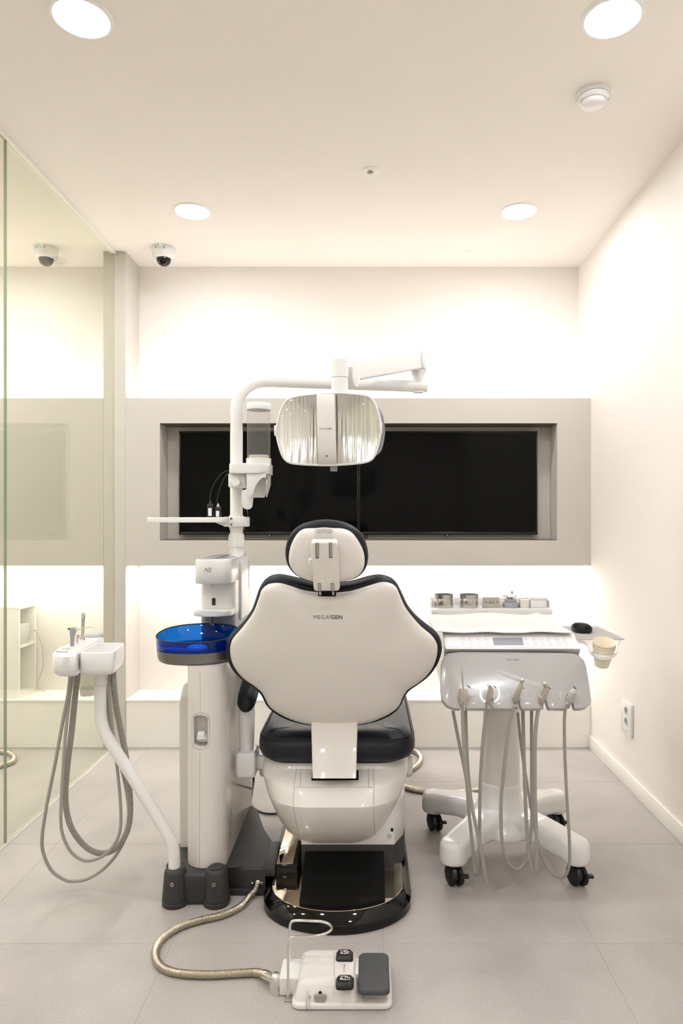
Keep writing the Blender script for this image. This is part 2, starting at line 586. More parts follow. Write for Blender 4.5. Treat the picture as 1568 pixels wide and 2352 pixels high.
# ============================================================ THE SETTING
def build_room():
    # floor: a grout bed with 600 mm tiles
    fl = struct(boxo('floor', (XFAR, YREAR, -0.06), (XR, YN + 0.05, -0.0007), 'grout', smooth=False))
    g = 0.0006
    tx = [-3.2] + [0.04 + 0.6 * k for k in range(-5, 2)] + [XR]
    ty = [YREAR] + [1.936 + 0.6 * k for k in range(-5, 4)]
    ty = [t for t in ty if t < YN] + [YN]
    tx = sorted(set(round(t, 4) for t in tx if XFAR <= t <= XR))
    cache = {}
    for x0, x1 in zip(tx, tx[1:]):
        for y0, y1 in zip(ty, ty[1:]):
            if x1 - x0 < 0.01 or y1 - y0 < 0.01: continue
            key = (round(x1 - x0, 3), round(y1 - y0, 3))
            if key not in cache:
                bm = NB()
                box(bm, (x0 + g, y0 + g, -0.006), (x1 - g, y1 - g, 0.0), 0.0004, 1)
                o = obj('tile', bm, 'floor', fl, smooth=False)
                cache[key] = o
            else:
                src = cache[key]
                o = bpy.data.objects.new('tile', src.data)
                o.location = V(((x0 + x1) / 2, (y0 + y1) / 2, -0.006))
                link(o, fl)
    struct(boxo('ceiling', (XFAR, YREAR, ZC), (XR, YN + 0.05, ZC + 0.06), 'ceil', smooth=False))
    struct(boxo('wall_right', (XR, YREAR, -0.06), (XR + 0.08, YN + 0.05, ZC + 0.06), 'paint', smooth=False))
    struct(boxo('wall_rear', (XFAR, YREAR - 0.08, -0.06), (XR + 0.08, YREAR, ZC + 0.06), 'paint', smooth=False))
    struct(boxo('wall_far', (XFAR - 0.08, YREAR - 0.08, -0.06), (XFAR, YN + 0.05, ZC + 0.06), 'paint', smooth=False))
    wb = struct(boxo('wall_back', (XFAR, YN, -0.06), (XR, YN + 0.08, ZC + 0.06), 'paint', smooth=False))
    bb = NB()
    box(bb, (XR - 0.012, YREAR, 0), (XR, YB, 0.07), 0.003, 2)
    struct(obj('baseboard_right', bb, 'base'))
    # pillar at the end of the glass
    struct(boxo('trim_1', (XG - 0.055, YB, 0), (XG + 0.063, YN, ZC), 'band', bevel=0.002, seg=1))
    # low plinths and raised bands, one each side of the pillar
    zb0, zb1 = 0.963, 1.846
    for side, (x0, x1) in enumerate(((XG + 0.063, XR), (XFAR, XG - 0.055))):
        boxo('plinth', (x0, YB + 0.004, 0.0), (x1, YN, 0.243), 'base', wb, bevel=0.002, seg=1)
        boxo('plinth_top', (x0, YB, 0.243), (x1, YN, 0.256), 'base', wb, bevel=0.002, seg=1)
        ybk = 3.75
        bm = NB()
        if side == 0:
            rx0, rx1 = (367 - VPX) * YB / F, (1279 - VPX) * YB / F
            rz1, rz0 = CAMH - (972 - VPY) * YB / F, CAMH - (1241 - VPY) * YB / F
            yr = 3.742
            o4 = [bm.verts.new((x, YB, z)) for x, z in ((x0, zb0), (x1, zb0), (x1, zb1), (x0, zb1))]
            i4 = [bm.verts.new((x, YB, z)) for x, z in ((rx0, rz0), (rx1, rz0), (rx1, rz1), (rx0, rz1))]
            r4 = [bm.verts.new((x, yr, z)) for x, z in ((rx0, rz0), (rx1, rz0), (rx1, rz1), (rx0, rz1))]
            b4 = [bm.verts.new((x, ybk, z)) for x, z in ((x0, zb0), (x1, zb0), (x1, zb1), (x0, zb1))]
            for k in range(4):
                k2 = (k + 1) % 4
                bm.faces.new((o4[k], o4[k2], i4[k2], i4[k]))
                bm.faces.new((i4[k], i4[k2], r4[k2], r4[k]))
                bm.faces.new((o4[k], o4[k2], b4[k2], b4[k]))
            bm.faces.new(r4)
            bm.faces.new(b4)
        else:
            box(bm, (x0, YB, zb0), (x1, ybk, zb1))
        obj('wall_band', bm, 'band', wb, smooth=False)
        if side == 0:  # thin dark brown strips on the niche floor and ceiling
            boxo('niche_strip', (rx0, YB + 0.002, rz0), (rx1, yr, rz0 + 0.003), 'liner', wb, smooth=False, label='dark brown strip along the niche sill')
            boxo('niche_strip', (rx0, YB + 0.002, rz1 - 0.003), (rx1, yr, rz1), 'liner', wb, smooth=False, label='dark brown strip along the niche head')
        boxo('band_spine', (x0, ybk, 1.2), (x1, YN, 1.6), 'band', wb, smooth=False)
        boxo('cove_strip', (x0 + 0.01, 3.65, 1.846), (x1 - 0.01, 3.73, 1.851), 'coveup', wb, smooth=False)
        boxo('cove_strip', (x0 + 0.01, 3.66, 0.9595), (x1 - 0.01, 3.74, 0.963), 'covedown', wb, smooth=False)
        boxo('cove_ledge', (x0, ybk, 1.80), (x1, YN, 1.846), 'band', wb, smooth=False)
        boxo('cove_ledge', (x0, ybk, 0.963), (x1, YN, 1.01), 'band', wb, smooth=False)
    # tiny screw plug left in the wall
    c = P(1221, 824, YN - 0.002)
    boxo('wall_plug', (c.x - 0.006, YN - 0.004, c.z - 0.006), (c.x + 0.006, YN, c.z + 0.006), 'lgrey', wb)
    # glass partition
    e = bpy.data.objects.new('wall_left', None)
    e.location = (XG, 2.5, 0); link(e); WL[e.name] = V((XG, 2.5, 0)); struct(e)
    ys = [YREAR, -0.9, 0.815, 2.528, YB]
    for k in range(4):
        y0, y1 = ys[k] + 0.0015, ys[k + 1] - 0.0015
        if k == 3: y1 = YB
        bm = NB()
        box(bm, (XG - 0.005, y0, 0.006), (XG + 0.005, y1, ZC - 0.012))
        for f in bm.faces:
            f.normal_update()
            if abs(f.normal.y) > 0.5 and not (k == 3 and f.normal.y > 0): f.material_index = 1
        obj('pane', bm, ['glass', 'glassedge'], e, smooth=False)
    boxo('floor_channel', (XG - 0.007, YREAR, 0), (XG + 0.007, YB, 0.006), 'base', e)
    boxo('head_channel', (XG - 0.014, YREAR, ZC - 0.012), (XG + 0.014, YB, ZC), 'base', e)
build_room()

# ============================================================ CEILING FITTINGS
def build_ceiling():
    labels = {
        (0.685, 1.925): 'round recessed downlight just beside the ceiling smoke detector',
        (-0.811, 1.925): 'round recessed downlight above the assistant tray near the glass partition',
        (-0.811, 3.13): 'round recessed downlight closest to the black dome camera',
        (0.685, 3.13): 'round recessed downlight over the instrument cart toward the back wall'}
    spots = [(x, y) for y in (3.13, 1.925) for x in (-0.811, 0.685)]
    spots += [(x, 0.72) for x in (-0.811, 0.685)] + [(x, -0.485) for x in (-0.811, 0.685)]  # unseen downlights, added out of view for lighting
    spots += [(-2.0, y) for y in (3.13, 1.925, 0.72, -0.485)] + [(-2.85, y) for y in (3.13, 1.925, 0.72)]  # all unseen; far column and rearmost one added to brighten the neighbouring room
    for x, y in spots:
        lab = labels.get((x, y))
        g = 'recessed ceiling downlights'
        if lab is None:
            row = {3.13: 'nearest the back wall', 1.925: 'second from the back wall', 0.72: 'third from the back wall', -0.485: 'nearest the rear wall'}[y]
            if x < XG:
                lab = 'unseen downlight of the neighbouring room, %s, %s side' % (row, 'glass' if x > -2.5 else 'far wall')
            else:
                lab = 'unseen recessed downlight %s on the %s side' % (row, 'right wall' if x > 0 else 'glass partition')
        t = thing('ceiling_downlight', (x, y, ZC), lab, 'ceiling light', g)
        latheo('trim_ring', [(0.074, -0.001), (0.076, -0.006), (0.084, -0.004), (0.087, 0.0), (0.074, 0.0)], (x, y, ZC), 'whitematte', t, n=40)
        latheo('diffuser', [(0.0, -0.0035), (0.05, -0.0035), (0.0735, -0.003), (0.0735, -0.0005), (0, -0.0005)], (x, y, ZC), 'lampglow', t, n=40)
    # smoke detector
    c = P(1362, 215, (ZC - CAMH) * F / (VPY - 213))
    t = thing('smoke_detector', (c.x, c.y, ZC), 'white round smoke detector on the ceiling near a downlight', 'smoke detector')
    latheo('mounting_base', [(0.054, 0), (0.055, -0.01), (0.052, -0.016), (0.0505, -0.016), (0, -0.016)], (c.x, c.y, ZC), 'white', t, n=40)
    latheo('shadow_gap', [(0.0505, -0.016), (0.0505, -0.0175), (0, -0.0175)], (c.x, c.y, ZC), 'dgrey', t, n=40)
    latheo('body', [(0.0515, -0.0175), (0.052, -0.02), (0.048, -0.028), (0.042, -0.031), (0, -0.031)], (c.x, c.y, ZC), 'white', t, n=40)
    latheo('sensor_gap', [(0.0395, -0.031), (0.0395, -0.0325), (0, -0.0325)], (c.x, c.y, ZC), 'dgrey', t, n=40)
    latheo('sensor_cap', [(0.0405, -0.0325), (0.041, -0.035), (0.037, -0.042), (0.031, -0.045), (0, -0.0455)], (c.x, c.y, ZC), 'white', t, n=40)
    latheo('status_led', [(0, -0.031), (0.0018, -0.031), (0.0018, -0.0295), (0, -0.0295)], (c.x + 0.045, c.y - 0.012, ZC), 'dgrey', t, n=10)
    # sprinkler
    c = P(850, 391, (ZC - CAMH) * F / (VPY - 391))
    t = thing('sprinkler_head', (c.x, c.y, ZC), 'small recessed sprinkler head with flared plate in the ceiling middle', 'sprinkler')
    latheo('escutcheon', [(0.034, 0), (0.034, -0.002), (0.026, -0.006), (0.014, -0.007), (0.012, -0.002), (0, -0.002)], (c.x, c.y, ZC), 'base', t, n=32)
    latheo('nozzle', [(0.007, -0.002), (0.007, -0.012), (0.004, -0.015), (0, -0.015)], (c.x, c.y, ZC), 'steel', t, n=16)
    latheo('deflector', [(0.003, -0.015), (0.003, -0.020), (0.011, -0.021), (0.011, -0.0225), (0, -0.0225)], (c.x, c.y, ZC), 'ivory', t, n=20)
    for s in (-1, 1):
        tubeo('frame_arm', [V((c.x + s * 0.007, c.y, ZC - 0.006)), V((c.x + s * 0.010, c.y, ZC - 0.013)), V((c.x + s * 0.003, c.y, ZC - 0.02))], 0.0016, 'chrome', t, seg=6)
    c = P(1073, 576, (ZC - CAMH) * F / (VPY - 576))
    tag(latheo('ceiling_screw', [(0, -0.003), (0.004, -0.002), (0.004, 0), (0, 0)], (c.x, c.y, ZC), 'lgrey', n=12),
        'tiny grey screw cap on the ceiling near the back wall', 'screw cap')
    # dome cameras
    for (px, lab, ang) in ((376, 'white dome security camera with black lens over the left end of the wall niche', 0.15),
                           (106, 'white dome security camera with pale dome in the neighbouring room', 0.6)):
        D = 3.56
        x = (px - VPX) * D / F
        t = thing('dome_camera', (x, D, ZC), lab, 'security camera', 'dome security cameras')
        latheo('housing', [(0.058, 0), (0.060, -0.006), (0.059, -0.03), (0.055, -0.045), (0.046, -0.053), (0.038, -0.055), (0, -0.055)], (x, D, ZC), 'white', t, n=36)
        latheo('dome', [(0.0365, -0.055)] + [(0.0365 * math.cos(a * PI / 18), -0.057 - 0.036 * math.sin(a * PI / 18)) for a in range(1, 9)] + [(0, -0.0935)], (x, D, ZC), 'smoke', t, n=30)
        rot = Matrix.Rotation(0.9 + ang * 0.3, 3, 'X') @ Matrix.Rotation(0, 3, 'Y')
        bm = NB()
        lathe(bm, [(0.0, -0.02), (0.018, -0.02), (0.022, 0.0), (0.018, 0.018), (0.012, 0.022), (0.010, 0.018), (0, 0.018)], (x, D, ZC - 0.066), 'y', 20, Matrix.Rotation(PI, 3, 'Z') @ Matrix.Rotation(-0.6, 3, 'X'))
        obj('lens', bm, 'black', t)
        for dx, w, hh, mt in ((-0.026, 0.005, 0.008, 'dgrey'), (-0.006, 0.022, 0.003, 'lgrey'), (0.018, 0.006, 0.007, 'dgrey')):
            a = dx / 0.06
            boxo('printed_mark', (x + dx - w / 2, D - 0.0603 * math.cos(a) - 0.0003, ZC - 0.015 - hh / 2), (x + dx + w / 2, D - 0.0585 * math.cos(a), ZC - 0.015 + hh / 2), mt, t)
        boxo('status_led', (x - 0.004, D - 0.0625, ZC - 0.005), (x + 0.006, D - 0.058, ZC - 0.001), 'greenled', t, bevel=0.001)
build_ceiling()

# ============================================================ TELEVISIONS AND OUTLET
def build_tvs():
    yf = 3.695
    k = yf / F
    for (xa, xb, lab, led) in ((411, 822, 'black flat television behind the lamp pole in the wall niche', 619),
                               (824, 1234, 'black flat television behind the lamp head, toward the right wall', 1027)):
        x0, x1 = (xa - VPX) * k, (xb - VPX) * k
        z1, z0 = CAMH - (990 - VPY) * k, CAMH - (1228 - VPY) * k
        t = thing('television', ((x0 + x1) / 2, yf, z0), lab, 'television', 'pair of wall televisions')
        boxo('back_cover', (x0 + 0.006, yf + 0.008, z0 + 0.004), (x1 - 0.006, 3.7415, z1 - 0.006), 'tvframe', t, bevel=0.004)
        bm = NB()
        b = 0.007
        box(bm, (x0, yf, z1 - b), (x1, yf + 0.012, z1), 0.0015)
        box(bm, (x0, yf, z0), (x1, yf + 0.012, z0 + 0.014), 0.0015)
        box(bm, (x0, yf, z0), (x0 + b, yf + 0.012, z1), 0.0015)
        box(bm, (x1 - b, yf, z0), (x1, yf + 0.012, z1), 0.0015)
        obj('bezel', bm, 'tvframe', t)
        boxo('screen', (x0 + b - 0.001, yf + 0.003, z0 + 0.013), (x1 - b + 0.001, yf + 0.010, z1 - b + 0.001), 'tvscreen', t)
        c = P(led, 1229, yf)
        r = boxo('sensor_tab', (c.x - 0.014, yf - 0.001, z0 - 0.007), (c.x + 0.014, yf + 0.012, z0 + 0.001), 'black', t, bevel=0.002)
        boxo('standby_light', (c.x - 0.003, yf - 0.0022, z0 - 0.005), (c.x + 0.002, yf - 0.0005, z0 - 0.002), 'blueled', r)
    t = tag(tubeo('tv_cable', [P(834, 1216, 3.735), P(836, 1226, 3.72), P(838, 1235, 3.718), P(842, 1234, 3.72), P(843, 1222, 3.735)], 0.0025, 'black', seg=6),
            'thin black cable loop hanging between the two televisions', 'cable')
    # double outlet on the right wall
    y0, y1 = 3.02, 3.135
    z1, z0 = 0.385, 0.235
    t = thing('wall_outlet', (XR, 3.08, z0), 'white double power outlet low on the right wall', 'outlet')
    bm = NB()
    box(bm, (XR - 0.012, y0, z0), (XR, y1, z1), 0.003)
    cutters = []
    zc = [z1 - 0.045, z1 - 0.093]
    yc = (y0 + y1) / 2
    for z in zc:
        cb = NB(); lathe(cb, [(0.020, -0.02), (0.020, 0.009)], (XR - 0.012, yc, z), 'x', 24); cutters.append(cb)
    mobj('plate', cut(bm, cutters), 'white', t)
    for z in zc:
        s = latheo('socket', [(0, 0), (0.0195, 0), (0.0195, 0.002), (0, 0.002)], (XR - 0.0045, yc, z), 'lgrey', t, axis='x', n=24)
        for d in (-1, 1):
            latheo('pin_hole', [(0, -0.0006), (0.0026, -0.0006), (0.0026, 0.0004), (0, 0.0004)], (XR - 0.0045, yc + d * 0.009, z), 'ink', s, axis='x', n=10)
    boxo('printed_mark', (XR - 0.0125, yc - 0.01, z0 + 0.015), (XR - 0.0119, yc + 0.004, z0 + 0.018), 'inklight', t)
build_tvs()

# ============================================================ DENTAL CHAIR
def zpix(pts, x0, y0, k):
    return [(x0 + a * k, y0 + b * k) for a, b in pts]

def build_chair():
    XC = -0.107
    t = thing('dental_chair', (XC, 2.45, 0), 'dental chair with winged cream back shell, navy upholstery and black base', 'dental chair')
    # ---- backrest, seen from behind, leaning toward the viewer at the top
    b0 = P(767, 1660, 2.25); t0 = P(767, 1340, 2.08)
    up = (t0 - b0); up.x = 0; up.normalize()
    nrm = V((1, 0, 0)).cross(up).normalized()         # toward the viewer
    if nrm.y > 0: nrm = -nrm
    k = 540 / 1568
    shell = zpix([(735, 530), (650, 525), (560, 510), (450, 475), (390, 465), (330, 475), (292, 510), (275, 560), (245, 640), (205, 705), (150, 775), (103, 830), (84, 880), (85, 940), (102, 1000), (140, 1060), (182, 1100), (240, 1140), (290, 1182), (318, 1230), (342, 1275), (385, 1312), (455, 1352), (545, 1385), (640, 1403), (775, 1412),
                  (915, 1402), (1015, 1384), (1105, 1350), (1172, 1312), (1212, 1267), (1234, 1215), (1268, 1167), (1330, 1126), (1388, 1080), (1434, 1020), (1458, 955), (1465, 890), (1450, 845), (1420, 808), (1360, 758), (1300, 692), (1248, 620), (1212, 540), (1190, 492), (1150, 466), (1090, 460), (1000, 485), (900, 515), (815, 527)], 500, 1180, k)
    cush = zpix([(735, 476), (640, 468), (500, 435), (400, 417), (325, 435), (280, 490), (255, 560), (225, 640), (180, 710), (130, 765), (82, 815), (58, 868), (53, 922), (73, 990), (110, 1050), (168, 1105), (230, 1145), (277, 1187), (305, 1235), (325, 1272), (365, 1312), (435, 1355), (525, 1386), (620, 1404), (775, 1412),
                 (930, 1404), (1030, 1386), (1120, 1355), (1188, 1312), (1226, 1265), (1247, 1215), (1283, 1170), (1340, 1130), (1400, 1085), (1450, 1025), (1482, 960), (1495, 900), (1489, 850), (1465, 805), (1400, 755), (1330, 695), (1270, 620), (1226, 530), (1190, 465), (1140, 432), (1075, 420), (1000, 432), (900, 460), (815, 472)], 500, 1180, k)
    so = catmull([onplane(a, b, b0, nrm) for a, b in shell], 3, True)
    cpl = b0 - nrm * 0.032
    co = catmull([onplane(a, b, cpl, nrm) for a, b in cush], 3, True)
    cen = onplane(767, 1500, b0, nrm)
    bm = NB()
    dome(bm, so, cen, nrm, [(0.97, -0.012), (0.995, -0.008), (1.0, 0.0), (0.997, 0.006), (0.985, 0.012), (0.96, 0.0175), (0.91, 0.023), (0.82, 0.028), (0.65, 0.034), (0.4, 0.039), (0.2, 0.041), (0, 0.0415)])
    back = obj('back_shell', bm, 'ivory', t, angle=60, label='cream white moulded back shell')
    bt = bvh_of(back)
    cc = onplane(767, 1500, cpl, nrm)
    bm = NB()
    dome(bm, co, cc, nrm, [(0, 0.02), (0.88, 0.02), (0.945, 0.02), (0.975, 0.016), (0.992, 0.009), (1.0, 0.0), (0.998, -0.012), (0.985, -0.028), (0.96, -0.040), (0.9, -0.052), (0.6, -0.06), (0, -0.062)])
    obj('back_cushion', bm, 'leather', t, angle=60, label='navy blue back cushion')
    # headrest notch on the shell
    c0 = cast(bt, 750, 1361)
    lc = cast(bt, 753, 1417)
    lettering('brand_lettering', LOGO, 66 * lc.y / F, lc, (1, 0, 0), up, 'ink', t, surf=bt)
    bm = NB()
    n0 = onplane(731, 1357, b0 + nrm * 0.012, nrm); n1 = onplane(772, 1368, b0 + nrm * 0.012, nrm)
    pts = [onplane(a, b, b0 - nrm * 0.0, nrm) for a, b in ((731, 1350), (773, 1350), (771, 1368), (731, 1369))]
    prism(bm, pts, nrm * 0.0135, 0.001)
    obj('bracket_slot', bm, 'satinblack', t)
    # ---- headrest
    k2 = 220 / 1568
    hsh = zpix([(740, 224), (890, 236), (1020, 240), (1120, 265), (1200, 312), (1262, 382), (1330, 490), (1380, 600), (1404, 720), (1398, 850), (1358, 950), (1288, 1022), (1180, 1075), (1000, 1112), (780, 1122), (560, 1105), (400, 1058), (282, 988), (204, 890), (168, 790), (166, 680), (186, 560), (226, 450), (282, 352), (352, 278), (442, 242), (590, 236)], 640, 1180, k2)
    hcu = zpix([(760, 105), (900, 115), (1030, 140), (1150, 180), (1258, 240), (1342, 320), (1402, 420), (1442, 530), (1464, 640), (1465, 735), (1444, 840), (1400, 930), (1325, 1012), (1210, 1070), (1000, 1115), (780, 1125), (560, 1110), (400, 1066), (272, 992), (190, 908), (132, 800), (108, 680), (112, 560), (140, 440), (186, 340), (262, 250), (370, 182), (480, 142), (620, 115)], 640, 1180, k2)
    hn = V((0, -math.cos(0.16), -math.sin(0.16)))
    hup = V((0, -math.sin(0.16), math.cos(0.16)))
    h0 = P(750, 1270, 2.03)
    ho = catmull([onplane(a, b, h0, hn) for a, b in hsh], 3, True)
    hpl = h0 - hn * 0.028
    hc = catmull([onplane(a, b, hpl, hn) for a, b in hcu], 3, True)
    hcen = onplane(748, 1278, h0, hn)
    bm = NB()
    dome(bm, ho, hcen, hn, [(0.95, -0.012), (0.99, -0.008), (1.0, 0), (0.992, 0.006), (0.965, 0.012), (0.9, 0.017), (0.75, 0.021), (0.45, 0.024), (0, 0.025)])
    hs = obj('headrest_shell', bm, 'ivory', t, angle=60)
    ht = bvh_of(hs)
    bm = NB()
    dome(bm, hc, onplane(748, 1272, hpl, hn), hn, [(0, 0.018), (0.85, 0.018), (0.95, 0.016), (0.985, 0.010), (1.0, 0.0), (0.997, -0.014), (0.97, -0.034), (0.9, -0.048), (0.6, -0.058), (0, -0.06)])
    obj('headrest_cushion', bm, 'leather', t, angle=60)
    # release flap on the headrest with ridges
    fl = [onplane(640 + a * k2, 1180 + b * k2, h0 + hn * 0.016, hn) for a, b in ((590, 244), (740, 226), (888, 240), (894, 434), (598, 436))]
    fo = prismo('release_flap', fl, hn * 0.0065, 'ivory', hs, bevel=0.0012)
    for q in range(3):
        yy = 262 + q * 22
        tubeo('grip_ridge', [onplane(640 + a * k2, 1180 + b * k2, h0 + hn * 0.0228, hn) for a, b in ((615 + q * 8, yy + 14), (740, yy), (868 - q * 8, yy + 14))], 0.0006, 'line', hs, seg=5)
    # bracket plate
    g0 = P(745, 1250, 1.962); g1 = P(753, 1357, 2.022)
    gu = (g0 - g1).normalized()
    gn = V((1, 0, 0)).cross(gu).normalized()
    if gn.y > 0: gn = -gn
    gp = [(532, 490), (560, 471), (930, 468), (960, 490), (966, 530), (1000, 1220), (985, 1258), (955, 1272), (610, 1276), (580, 1262), (568, 1230), (520, 540)]
    gpt = catmull([onplane(640 + a * k2, 1180 + b * k2, g0, gn) for a, b in gp], 1, True)
    br = prismo('headrest_bracket', gpt, -gn * 0.028, 'ivory', t, bevel=0.006, seg=4)
    def slot(parent, quad, lift, strip):
        pts = [onplane(640 + a * k2, 1180 + b * k2, g0 + gn * lift, gn) for a, b in quad]
        o = prismo('rail_slot', pts, -gn * 0.003, 'satinblack', parent)
        pts = [onplane(640 + a * k2, 1180 + b * k2, g0 + gn * (lift + 0.0002), gn) for a, b in strip]
        prismo('rail', pts, gn * 0.0022, 'steel', o, bevel=0.0006)
    slot(br, [(600, 480), (655, 480), (655, 728), (606, 728)], 0.0004, [(610, 478), (650, 478), (652, 710), (616, 712)])
    slot(br, [(822, 478), (874, 478), (873, 722), (827, 722)], 0.0004, [(832, 476), (870, 476), (871, 706), (836, 708)])
    slot(br, [(638, 1142), (688, 1142), (692, 1268), (648, 1270)], 0.0004, [(644, 1146), (684, 1146), (690, 1266), (652, 1268)])
    slot(br, [(852, 1140), (902, 1140), (908, 1266), (860, 1268)], 0.0004, [(858, 1144), (898, 1144), (906, 1264), (866, 1266)])
    for a, b in ((614, 660), (830, 876)):
        pts = [onplane(640 + x * k2, 1180 + y * k2, h0 + hn * 0.018, hn) for x, y in ((a, 438), (b + 6, 438), (b + 6, 470), (a, 470))]
        prismo('rail_notch', pts, hn * 0.008, 'satinblack', hs)
    for a, b in ((655, 695), (870, 908)):
        pts = [onplane(640 + x * k2, 1180 + y * k2, b0 + nrm * 0.012, nrm) for x, y in ((a, 1265), (b, 1265), (b + 3, 1318), (a + 8, 1322))]
        prismo('rail', pts, nrm * 0.006, 'steel', br, bevel=0.0008)
    kp = [onplane(640 + a * k2, 1180 + b * k2, g0 - gn * 0.004, gn) for a, b in ((480, 770), (500, 752), (545, 748), (560, 1000), (495, 1000))]
    prismo('lock_lever', kp, -gn * 0.016, 'ivory', br, bevel=0.003)
    # ---- seat and leg rest
    xs = XC - 0.002
    def ring(z, hw, y0, y1, r):
        return [V((xs + a, b, z)) for a, b in rrect(-hw, hw, y0, y1, r, 6)]
    bm = NB()
    rings = [ring(0.402, 0.20, 2.28, 2.98, 0.07), ring(0.405, 0.235, 2.25, 3.0, 0.08), ring(0.418, 0.255, 2.228, 3.02, 0.09), ring(0.44, 0.263, 2.218, 3.03, 0.095),
             ring(0.465, 0.263, 2.219, 3.03, 0.095), ring(0.482, 0.257, 2.228, 3.02, 0.09), ring(0.49, 0.245, 2.245, 3.0, 0.085)]
    # raised side bolsters then dished middle
    rings += [ring(0.499, 0.235, 2.27, 2.99, 0.08), ring(0.500, 0.215, 2.30, 2.98, 0.07), ring(0.492, 0.17, 2.36, 2.96, 0.05), ring(0.482, 0.13, 2.40, 2.95, 0.03)]
    loft(bm, rings)
    seat = obj('seat_cushion', bm, 'leather', t, angle=60, label='navy blue seat cushion with piping')
    tubeo('seat_piping', [p for p in ring(0.4855, 0.256, 2.2295, 3.02, 0.09)], 0.0028, 'piping', seat, seg=6, closed=True, smooth_path=False)
    tubeo('seat_piping', [p for p in ring(0.4765, 0.2605, 2.2255, 3.025, 0.092)], 0.0018, 'piping', seat, seg=6, closed=True, smooth_path=False)
    st = bvh_of(seat)
    seam('seat_seam', st, [(612, 1688), (624, 1676), (645, 1672), (665, 1670), (674, 1664), (676, 1655)], 'piping', seat, r=0.0014)
    seam('seat_seam', st, [(930, 1688), (916, 1676), (900, 1672), (885, 1671), (878, 1665), (877, 1655)], 'piping', seat, r=0.0014)
    bm = NB()
    loft(bm, [ring(0.38, 0.19, 3.0, 3.42, 0.06), ring(0.40, 0.215, 2.99, 3.45, 0.08), ring(0.44, 0.215, 2.99, 3.45, 0.08), ring(0.455, 0.19, 3.0, 3.42, 0.06)])
    obj('leg_rest', bm, 'leather', t, angle=60)
    # ---- white lift body
    xb = -0.115
    def bring(z, hw, y0, y1, r, dx=0.0):
        return [V((xb + dx + a, b, z)) for a, b in rrect(-hw, hw, y0, y1, min(r, hw * 0.95), 8)]
    bm = NB()
    secs = [bring(0.112, 0.085, 2.33, 2.70, 0.05), bring(0.114, 0.105, 2.30, 2.72, 0.07), bring(0.122, 0.128, 2.27, 2.74, 0.085), bring(0.14, 0.148, 2.235, 2.75, 0.1),
            bring(0.17, 0.166, 2.20, 2.76, 0.11), bring(0.21, 0.184, 2.17, 2.77, 0.12), bring(0.25, 0.200, 2.148, 2.78, 0.13), bring(0.29, 0.215, 2.133, 2.78, 0.14),
            bring(0.305, 0.222, 2.130, 2.78, 0.145), bring(0.309, 0.224, 2.133, 2.78, 0.145), bring(0.345, 0.238, 2.155, 2.78, 0.14), bring(0.36, 0.244, 2.175, 2.78, 0.13), bring(0.372, 0.246, 2.21, 2.78, 0.11),
            bring(0.385, 0.247, 2.24, 2.78, 0.1), bring(0.40, 0.24, 2.25, 2.78, 0.1)]
    loft(bm, secs)
    body = obj('lift_body', bm, 'ivory', t, angle=28, label='cream white moulded lift body')
    bt2 = bvh_of(body)
    seam('cover_seam', bt2, [(681, 1762), (676, 1800), (674, 1850), (680, 1890), (688, 1925)], 'line', body)
    seam('cover_seam', bt2, [(857, 1762), (858, 1800), (858, 1850), (860, 1900), (861, 1930)], 'line', body)
    # slot frame on the ledge and the strap carrying the backrest
    for (a, b, c, d, mt, r) in ((690, 846, 1766, 1808, 'line', 0.0012),):
        seam('slot_frame', bt2, [(a, c), (a, d - 3), (a + 3, d), (b - 3, d), (b, d - 3), (b, c)], 'line', body, r=0.0009, n=6)
    q = [cast(bt2, a, b) for a, b in ((717, 1770), (823, 1770), (823, 1792), (715, 1793))]
    if all(p is not None for p in q):
        nn = (q[1] - q[0]).cross(q[2] - q[1]).normalized()
        if nn.y > 0: nn = -nn
        prismo('strap_slot', [p - nn * 0.004 for p in q], nn * 0.006, 'satinblack', body)
    path = [(767.5, 1640, 2.222), (767.5, 1668, 2.222), (767.5, 1690, 2.214), (767.5, 1715, 2.200), (767.5, 1745, 2.180), (767.5, 1770, 2.162), (767.5, 1788, 2.150)]
    pts = catmull([P(*p) for p in path], 4)
    bm = NB()
    rg = []
    for i, p in enumerate(pts):
        w = (52 + 1.5 * math.cos(i / len(pts) * PI)) * p.y / F
        rg.append([p + V((a, b, 0)) for a, b in rrect(-w, w, -0.0, 0.018, 0.005, 3)])
    loft(bm, rg)
    obj('back_support_strap', bm, 'ivory', t, angle=50)
    # round side covers
    for s, px, py in ((1, 936, 1752), (-1, 601, 1760)):
        c = P(px, py, 2.36)
        latheo('side_cover', [(0.0, 0.0), (0.04, 0.0), (0.04, s * 0.018), (0.034, s * 0.026), (0, s * 0.026)], (xb + s * 0.238, 2.38, 0.35), 'ivory', t, axis='x', n=28)
    # ---- armrest on the spittoon side
    c = P(571, 1752, 2.36)
    ax = c.x
    boxo('armrest_block', (ax - 0.035, 2.30, 0.33), (ax + 0.032, 2.40, 0.415), 'white', t, bevel=0.01, seg=3)
    boxo('armrest_crossbar', (ax + 0.02, 2.33, 0.345), (xb - 0.2, 2.39, 0.395), 'white', t, bevel=0.012, seg=3)
    p0 = P(566, 1726, 2.35); p1 = P(566, 1640, 2.35); p2 = P(566, 1600, 2.36)
    bm = NB()
    rr = []
    for (py, w, d) in ((1727, 0.023, 0.024), (1700, 0.025, 0.026), (1665, 0.0265, 0.03), (1640, 0.027, 0.034), (1620, 0.024, 0.036), (1612, 0.02, 0.034)):
        p = P(566.5, py, 2.345)
        rr.append([p + V((a, b + 0.0, 0)) for a, b in rrect(-w, w, -d, d, min(w, d) * 0.98, 5)])
    loft(bm, rr)
    obj('armrest_post', bm, 'white', t, angle=50, label='white armrest post')
